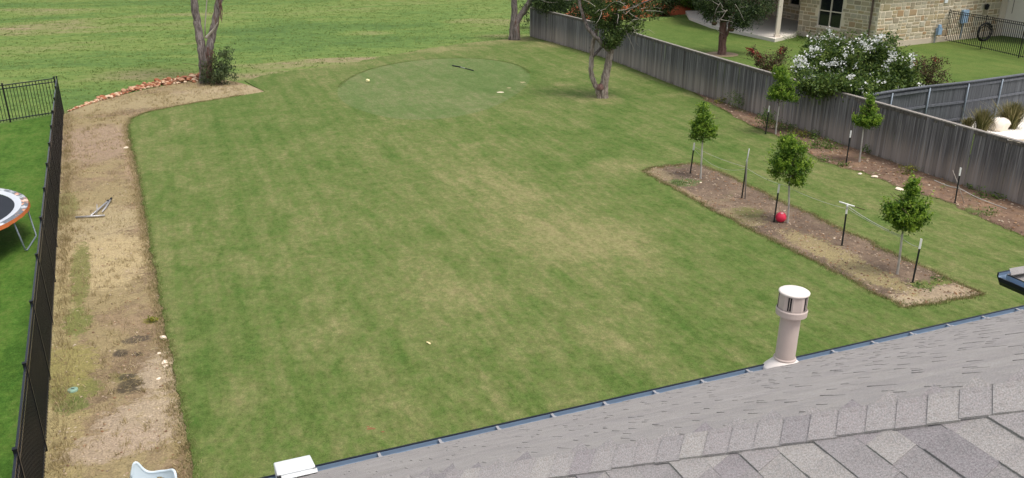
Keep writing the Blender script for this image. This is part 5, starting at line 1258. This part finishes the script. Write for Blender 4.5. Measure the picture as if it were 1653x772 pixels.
for k, (px, py, r, lab) in enumerate(((1412, 288, .10, 'pale flat stone in the fence bed below the small oak'), (1388, 283, .08, 'small white stone in the fence bed left of the flat one'), (1451, 308, .12, 'white stone on the fence bed edge beside the tufted oak'), (1347, 387, .03, 'tiny white stone in the middle bed left of the crossbar post'), (1131, 297, .04, 'small white stone at the foot of the far corner oak'))):
    S = G(px, py); tag(link('pale_stone', rock_mesh('pale_stone', r, M['chalk'], (1.3, .9, .5), 60 + k), None, (S.x, S.y, .036 + r * .2), (0, 0, k)), lab, 'stone', 'pale stones in the beds')

# ================================================================== TRAMPOLINE
zr = .95; pA, pB, pC = G(47, 333, zr), G(0, 304, zr), G(0, 367, zr)
ax, ay, bx, by, cx_, cy_ = pA.x, pA.y, pB.x, pB.y, pC.x, pC.y
D = 2 * (ax * (by - cy_) + bx * (cy_ - ay) + cx_ * (ay - by))
ux = ((ax * ax + ay * ay) * (by - cy_) + (bx * bx + by * by) * (cy_ - ay) + (cx_ * cx_ + cy_ * cy_) * (ay - by)) / D
uy = ((ax * ax + ay * ay) * (cx_ - bx) + (bx * bx + by * by) * (ax - cx_) + (cx_ * cx_ + cy_ * cy_) * (bx - ax)) / D
TR = math.hypot(ax - ux, ay - uy); print('trampoline', ux, uy, TR)
tm = empty('trampoline', 'round trampoline with torn grey and orange safety pad', 'trampoline', loc=(ux, uy, 0))
t = NT('torn_pad'); n = t.noise(1.6, 5, .7, dist=.4); n2 = t.noise(6, 4, .7)
c = t.ramp(n, [(.42, lin(190, 192, 196)), (.47, lin(112, 118, 124)), (.55, lin(96, 102, 108)), (.58, lin(206, 150, 120)), (.66, lin(214, 206, 200))]); M['pad'] = t.out(t.hsv(c, v=t.remap(n2, .8, 1.2)), .8, t.bump(n2, .3, .01))
M['orange'] = m_plain('orange_pad_edge', lin(176, 98, 52), .8, .35, 6, .3); M['grey_pad'] = m_plain('pale_grey_pad', lin(186, 190, 196), .8, .1, 3, .2); M['mat'] = m_plain('dark_jump_mat', (.020, .023, .030, 1), .7, .15, 3, .05)
SEG = 56
mm = MB(); mm.lathe([(TR * .872, zr - .02), (TR * .6, zr - .06), (TR * .2, zr - .09), (.001, zr - .10)], (0, 0, 0), SEG); mm.build('jump_mat', M['mat'], tm, True)
MB().lathe([(TR * .868, zr - .005), (TR * .90, zr + .02), (TR * .93, zr + .022)], (0, 0, 0), SEG).build('inner_pad', M['grey_pad'], tm, True)
MB().lathe([(TR * .93, zr + .022), (TR * .965, zr + .03), (TR * .99, zr + .015)], (0, 0, 0), SEG).build('safety_pad', M['pad'], tm, True)
sk = MB()
for k in range(SEG * 2):
    a = math.pi * k / SEG; zz = zr - .055 - .03 * random.random(); sk.v += [(TR * .99 * math.cos(a), TR * .99 * math.sin(a), zr + .014), (TR * 1.0 * math.cos(a), TR * 1.0 * math.sin(a), zz)]
sk.f = [(2 * k, 2 * k + 1, (2 * k + 3) % (4 * SEG), (2 * k + 2) % (4 * SEG)) for k in range(SEG * 2)]; sk.build('pad_skirt', M['orange'], tm)
MB().tube([Vector((TR * .975 * math.cos(a), TR * .975 * math.sin(a), zr - .03)) for a in np.linspace(0, 2 * math.pi, SEG + 1)], .022, 8, False).build('rim_tube', M['steel'], tm, True)
fl_ = G(36, 394); la = math.atan2(fl_.y - uy, fl_.x - ux)
for k in range(4):
    a = la + k * math.pi / 2 + .0; da = .30
    f1, f2 = a - .26, a + .20
    pts = [Vector((TR * .96 * math.cos(a - da), TR * .96 * math.sin(a - da), zr - .05)), Vector((TR * .99 * math.cos(f1), TR * .99 * math.sin(f1), .06)), Vector((TR * .99 * math.cos(f1 + .03), TR * .99 * math.sin(f1 + .03), .025)), Vector((TR * .99 * math.cos(f2 - .03), TR * .99 * math.sin(f2 - .03), .025)), Vector((TR * .99 * math.cos(f2), TR * .99 * math.sin(f2), .06)), Vector((TR * .96 * math.cos(a + da), TR * .96 * math.sin(a + da), zr - .05))]
    MB().tube(pts, .020, 8).build('leg', M['steel'], tm, True)

# ================================================================== WHITE MOULDED CHAIR (bottom left)
def chair():
    zt_ = .86; S = G(254, 763, .72)
    r_ = empty('plastic_chair', 'white moulded plastic chair with a handle hole in its back', 'chair', loc=(S.x, S.y - .02, 0)); r_.rotation_euler = (0, 0, R(-14))
    # backrest: curved shell whose top edge dips between two raised lobes
    nx, nz = 44, 22; m = MB()
    def top(u): return .70 + .15 * math.exp(-((u + .80) / .20) ** 2) + .10 * math.exp(-((u - .66) / .40) ** 2) - .03 * math.exp(-((u + .30) / .25) ** 2) - .10 * max(0, abs(u) - .86) / .14
    idx = {}
    for j in range(nz + 1):
        for i in range(nx + 1):
            u = -1 + 2 * i / nx; zt2 = top(u); z = .40 + (zt2 - .40) * j / nz
            x = .36 * math.sin(u * 1.15) / math.sin(1.15); y = -.16 * (u * u) * 1.0 + .12 * (z - .40) + .04
            idx[i, j] = len(m.v); m.v.append((x, y, z))
    for j in range(nz):
        for i in range(nx):
            u = -1 + 2 * (i + .5) / nx; z = .40 + (top(u) - .40) * (j + .5) / nz
            if ((u - .02) / .17) ** 2 + ((z - .575) / .042) ** 2 < 1: continue
            m.f.append((idx[i, j], idx[i + 1, j], idx[i + 1, j + 1], idx[i, j + 1]))
    o = m.build('backrest', M['plastic'], r_, True); sd2 = o.modifiers.new('thick', 'SOLIDIFY'); sd2.thickness = .022; sd2.offset = 0; sb2 = o.modifiers.new('soft', 'SUBSURF'); sb2.levels = 1; sb2.render_levels = 1
    edge = [Vector((.36 * math.sin(u * 1.15) / math.sin(1.15), -.16 * u * u + .12 * (top(u) - .40) + .04, top(u))) for u in np.linspace(-1, 1, 60)]
    MB().tube(edge, .019, 8).build('rolled_edge', M['plastic'], r_, True)
    m = MB(); seat = []
    for j in range(9):
        for i in range(13):
            u = -1 + i / 6; v_ = j / 8; m.v.append((.29 * u * (1 - .08 * v_), .03 - .16 * u * u * (1 - v_) - .44 * v_, .41 - .02 * math.sin(v_ * 3) + .02 * u * u))
    for j in range(8):
        for i in range(12): k = j * 13 + i; m.f.append((k, k + 1, k + 14, k + 13))
    o = m.build('seat', M['plastic'], r_, True); sd2 = o.modifiers.new('thick', 'SOLIDIFY'); sd2.thickness = .02
    for sx in (-1, 1):
        MB().tube([(.25 * sx, -.06, .42), (.27 * sx, -.02, .2), (.29 * sx, .06, 0)], [.03, .027, .022], 8).build('leg', M['plastic'], r_, True)
        MB().tube([(.24 * sx, -.38, .41), (.27 * sx, -.41, .2), (.29 * sx, -.44, 0)], [.03, .027, .022], 8).build('leg', M['plastic'], r_, True)
chair()

# ================================================================== GRASS, STRAW AND LITTER
def scatter(n, x0, x1, y0, y1, poly=None, notin=(), jitterfn=None):
    X = rng.uniform(x0, x1, n); Y = rng.uniform(y0, y1, n); k = np.ones(n, bool)
    if poly is not None: k &= inside(poly, X, Y)
    for q in notin: k &= ~inside(q, X, Y)
    return np.stack([X[k], Y[k]], 1)
# meadow tufts
P = scatter(26000, -60, 45, 34, 92, None, (LAWN, STRIP, NL, NR))
P = P[(np.abs(P[:, 0]) < P[:, 1] * .70 + 3)]
tag(blades('meadow_grass', P, .06, .06, M['blade_meadow'], -.01, 1.6, per=5, spread=.12), 'rough meadow grass beyond the yard', 'grass', kind='stuff')
# straw in the dry strip: patchy tufts
P = scatter(16000, -21, -2, 8, 46, STRIP, (LAWN,)); nz_ = np.sin(P[:, 0] * 2.1 + 1.3 * np.sin(P[:, 1] * .8)) * np.sin(P[:, 1] * 1.1 + P[:, 0]) + rng.normal(0, .45, len(P)); P = P[nz_ > -.05]
tag(blades('dry_grass', P, .075, .014, M['straw'], .004, 1.3, per=8, spread=.08), 'dry straw coloured grass in the strip beside the fence', 'grass', kind='stuff')
q = np.array([(fb0 + fdir * (random.choice(range(1, 36, 2)) + random.gauss(0, .6))).xy for _ in range(1000)]) + rng.normal(.14, .09, (1000, 2))
tag(blades('tall_dry_grass', q, .15, .012, M['straw'], .004, .7, per=6, spread=.06), 'taller dry grass along the foot of the long black fence', 'grass', kind='stuff')
P = scatter(5200, -21, -2, 8, 46, STRIP, (LAWN,)); nz_ = np.sin(P[:, 0] * 1.3 + 1.7 * np.sin(P[:, 1] * .5)) * np.sin(P[:, 1] * .7 + P[:, 0] * .6 + 1) + rng.normal(0, .35, len(P)); P = P[nz_ > .15]
tag(blades('straw_tussocks', P, .12, .012, M['straw'], .004, .75, per=16, spread=.045), 'dry straw tussocks standing in the strip beside the fence', 'grass', kind='stuff')
# grass fringe where the lawn meets strip, beds and green
def fringe(pts, n, off, h, w, mat, z, name, label, per=4, spread=.03, lean=.5):
    pts = [Vector(p) for p in pts]; seg = [(a, b) for a, b in zip(pts[:-1], pts[1:])]; L = np.array([(b - a).length for a, b in seg]); L /= L.sum()
    ii = rng.choice(len(seg), n, p=L); out = []
    for i in ii:
        a, b = seg[i]; p = a.lerp(b, random.random()); d = (b - a).normalized(); out.append((p.x - d.y * random.gauss(off, .03), p.y + d.x * random.gauss(off, .03)))
    return tag(blades(name, out, h, w, mat, z, lean, per=per, spread=spread), label, 'grass', kind='stuff')
fringe(left_edge, 2600, -.03, .045, .012, M['blade_lawn'], .015, 'lawn_fringe', 'uncut grass lip along the lawn edge beside the dry strip')
fringe([Vector((p[0], p[1], 0)) for p in BED] + [Vector((*BED[0], 0))], 2600, 0.03, .05, .014, M['straw'], .03, 'bed_fringe', 'dry grass edging round the middle bed', per=4)
fringe([Vector((p[0], p[1], 0)) for p in BED] + [Vector((*BED[0], 0))], 700, 0.08, .04, .012, M['blade_lawn'], .02, 'bed_grass_fringe', 'green grass lip round the middle bed', per=4)
gl = [Vector((p.x, p.y, 0)) for p in gcs]; fringe(gl[4:60], 1300, -.05, .022, .02, M['blade_lawn'], .03, 'green_fringe', 'slightly longer grass ringing the putting green', per=5, spread=.06)
fringe([p for p in fence_s if p.y > 20], 2600, .10, .13, .016, M['tuftgrass'], .02, 'fence_fringe', 'thin weeds and grass along the foot of the wooden fence', per=5, spread=.06)
fringe([Vector((p[0], p[1], 0)) for p in wobble(FB_front, .02)], 1400, 0.0, .05, .012, M['blade_lawn'], .02, 'fence_bed_fringe', 'grass edging along the fence bed', per=4, spread=.05)
fringe([Vector((p[0], p[1], 0)) for p in BED] + [Vector((*BED[0], 0))], 900, 0.0, .05, .014, M['blade_lawn'], .03, 'grass_runners', 'grass runners creeping into the middle bed', per=8, spread=.09, lean=1.0)
fringe(left_edge, 900, -.02, .05, .012, M['blade_lawn'], .006, 'strip_runners', 'grass runners creeping into the dry strip', per=8, spread=.09, lean=1.0)
fringe(left_edge, 1500, .10, .07, .012, M['straw'], .006, 'strip_straw', 'straw tufts along the lawn edge', per=8, spread=.07, lean=.9)
# litter of chips, pebbles and dead leaves in beds and strip
def litter(name, label, P, s0, s1, z):
    n = len(P); s = rng.uniform(s0, s1, n); a = rng.uniform(0, 6.28, n); V = []
    ct, st_ = np.cos(a), np.sin(a); base = np.array([[-1, -.6], [1, -.7], [.8, .7], [-.9, .6]])
    q = [np.stack([P[:, 0] + s * (bx_ * ct - by_ * st_), P[:, 1] + s * (bx_ * st_ + by_ * ct), np.full(n, z) + s * rng.uniform(.0, .5, n)], 1) for bx_, by_ in base]; tp_ = np.stack([P[:, 0], P[:, 1], z + s * .9], 1)
    tri = []
    for i in range(4): tri.append(np.stack([q[i], q[(i + 1) % 4], tp_], 1))
    V = np.stack(tri, 1).reshape(-1, 3)
    # weld each chip so that it reads as one island
    me = bpy.data.meshes.new(name); vv = np.concatenate([np.stack(q + [tp_], 1).reshape(-1, 3)]); f = []
    for i in range(n):
        k = 5 * i; f += [(k, k + 1, k + 4), (k + 1, k + 2, k + 4), (k + 2, k + 3, k + 4), (k + 3, k, k + 4)]
    me.from_pydata(vv.tolist(), [], f); me.materials.append(M['litter']); return tag(link(name, me), label, 'litter', kind='stuff')
litter('bed_litter', 'dead leaves and chips scattered on the middle bed', scatter(6500, 3, 12, 15, 29, BED), .010, .034, .04)
litter('fence_bed_litter', 'dead leaves and rubble scattered on the fence bed', scatter(9000, 6, 19, 15, 40, FBED), .014, .05, .038)
litter('strip_litter', 'pebbles and chips scattered on the dry strip', scatter(5000, -20, -3, 9, 42, STRIP, (LAWN,)), .010, .030, .006)
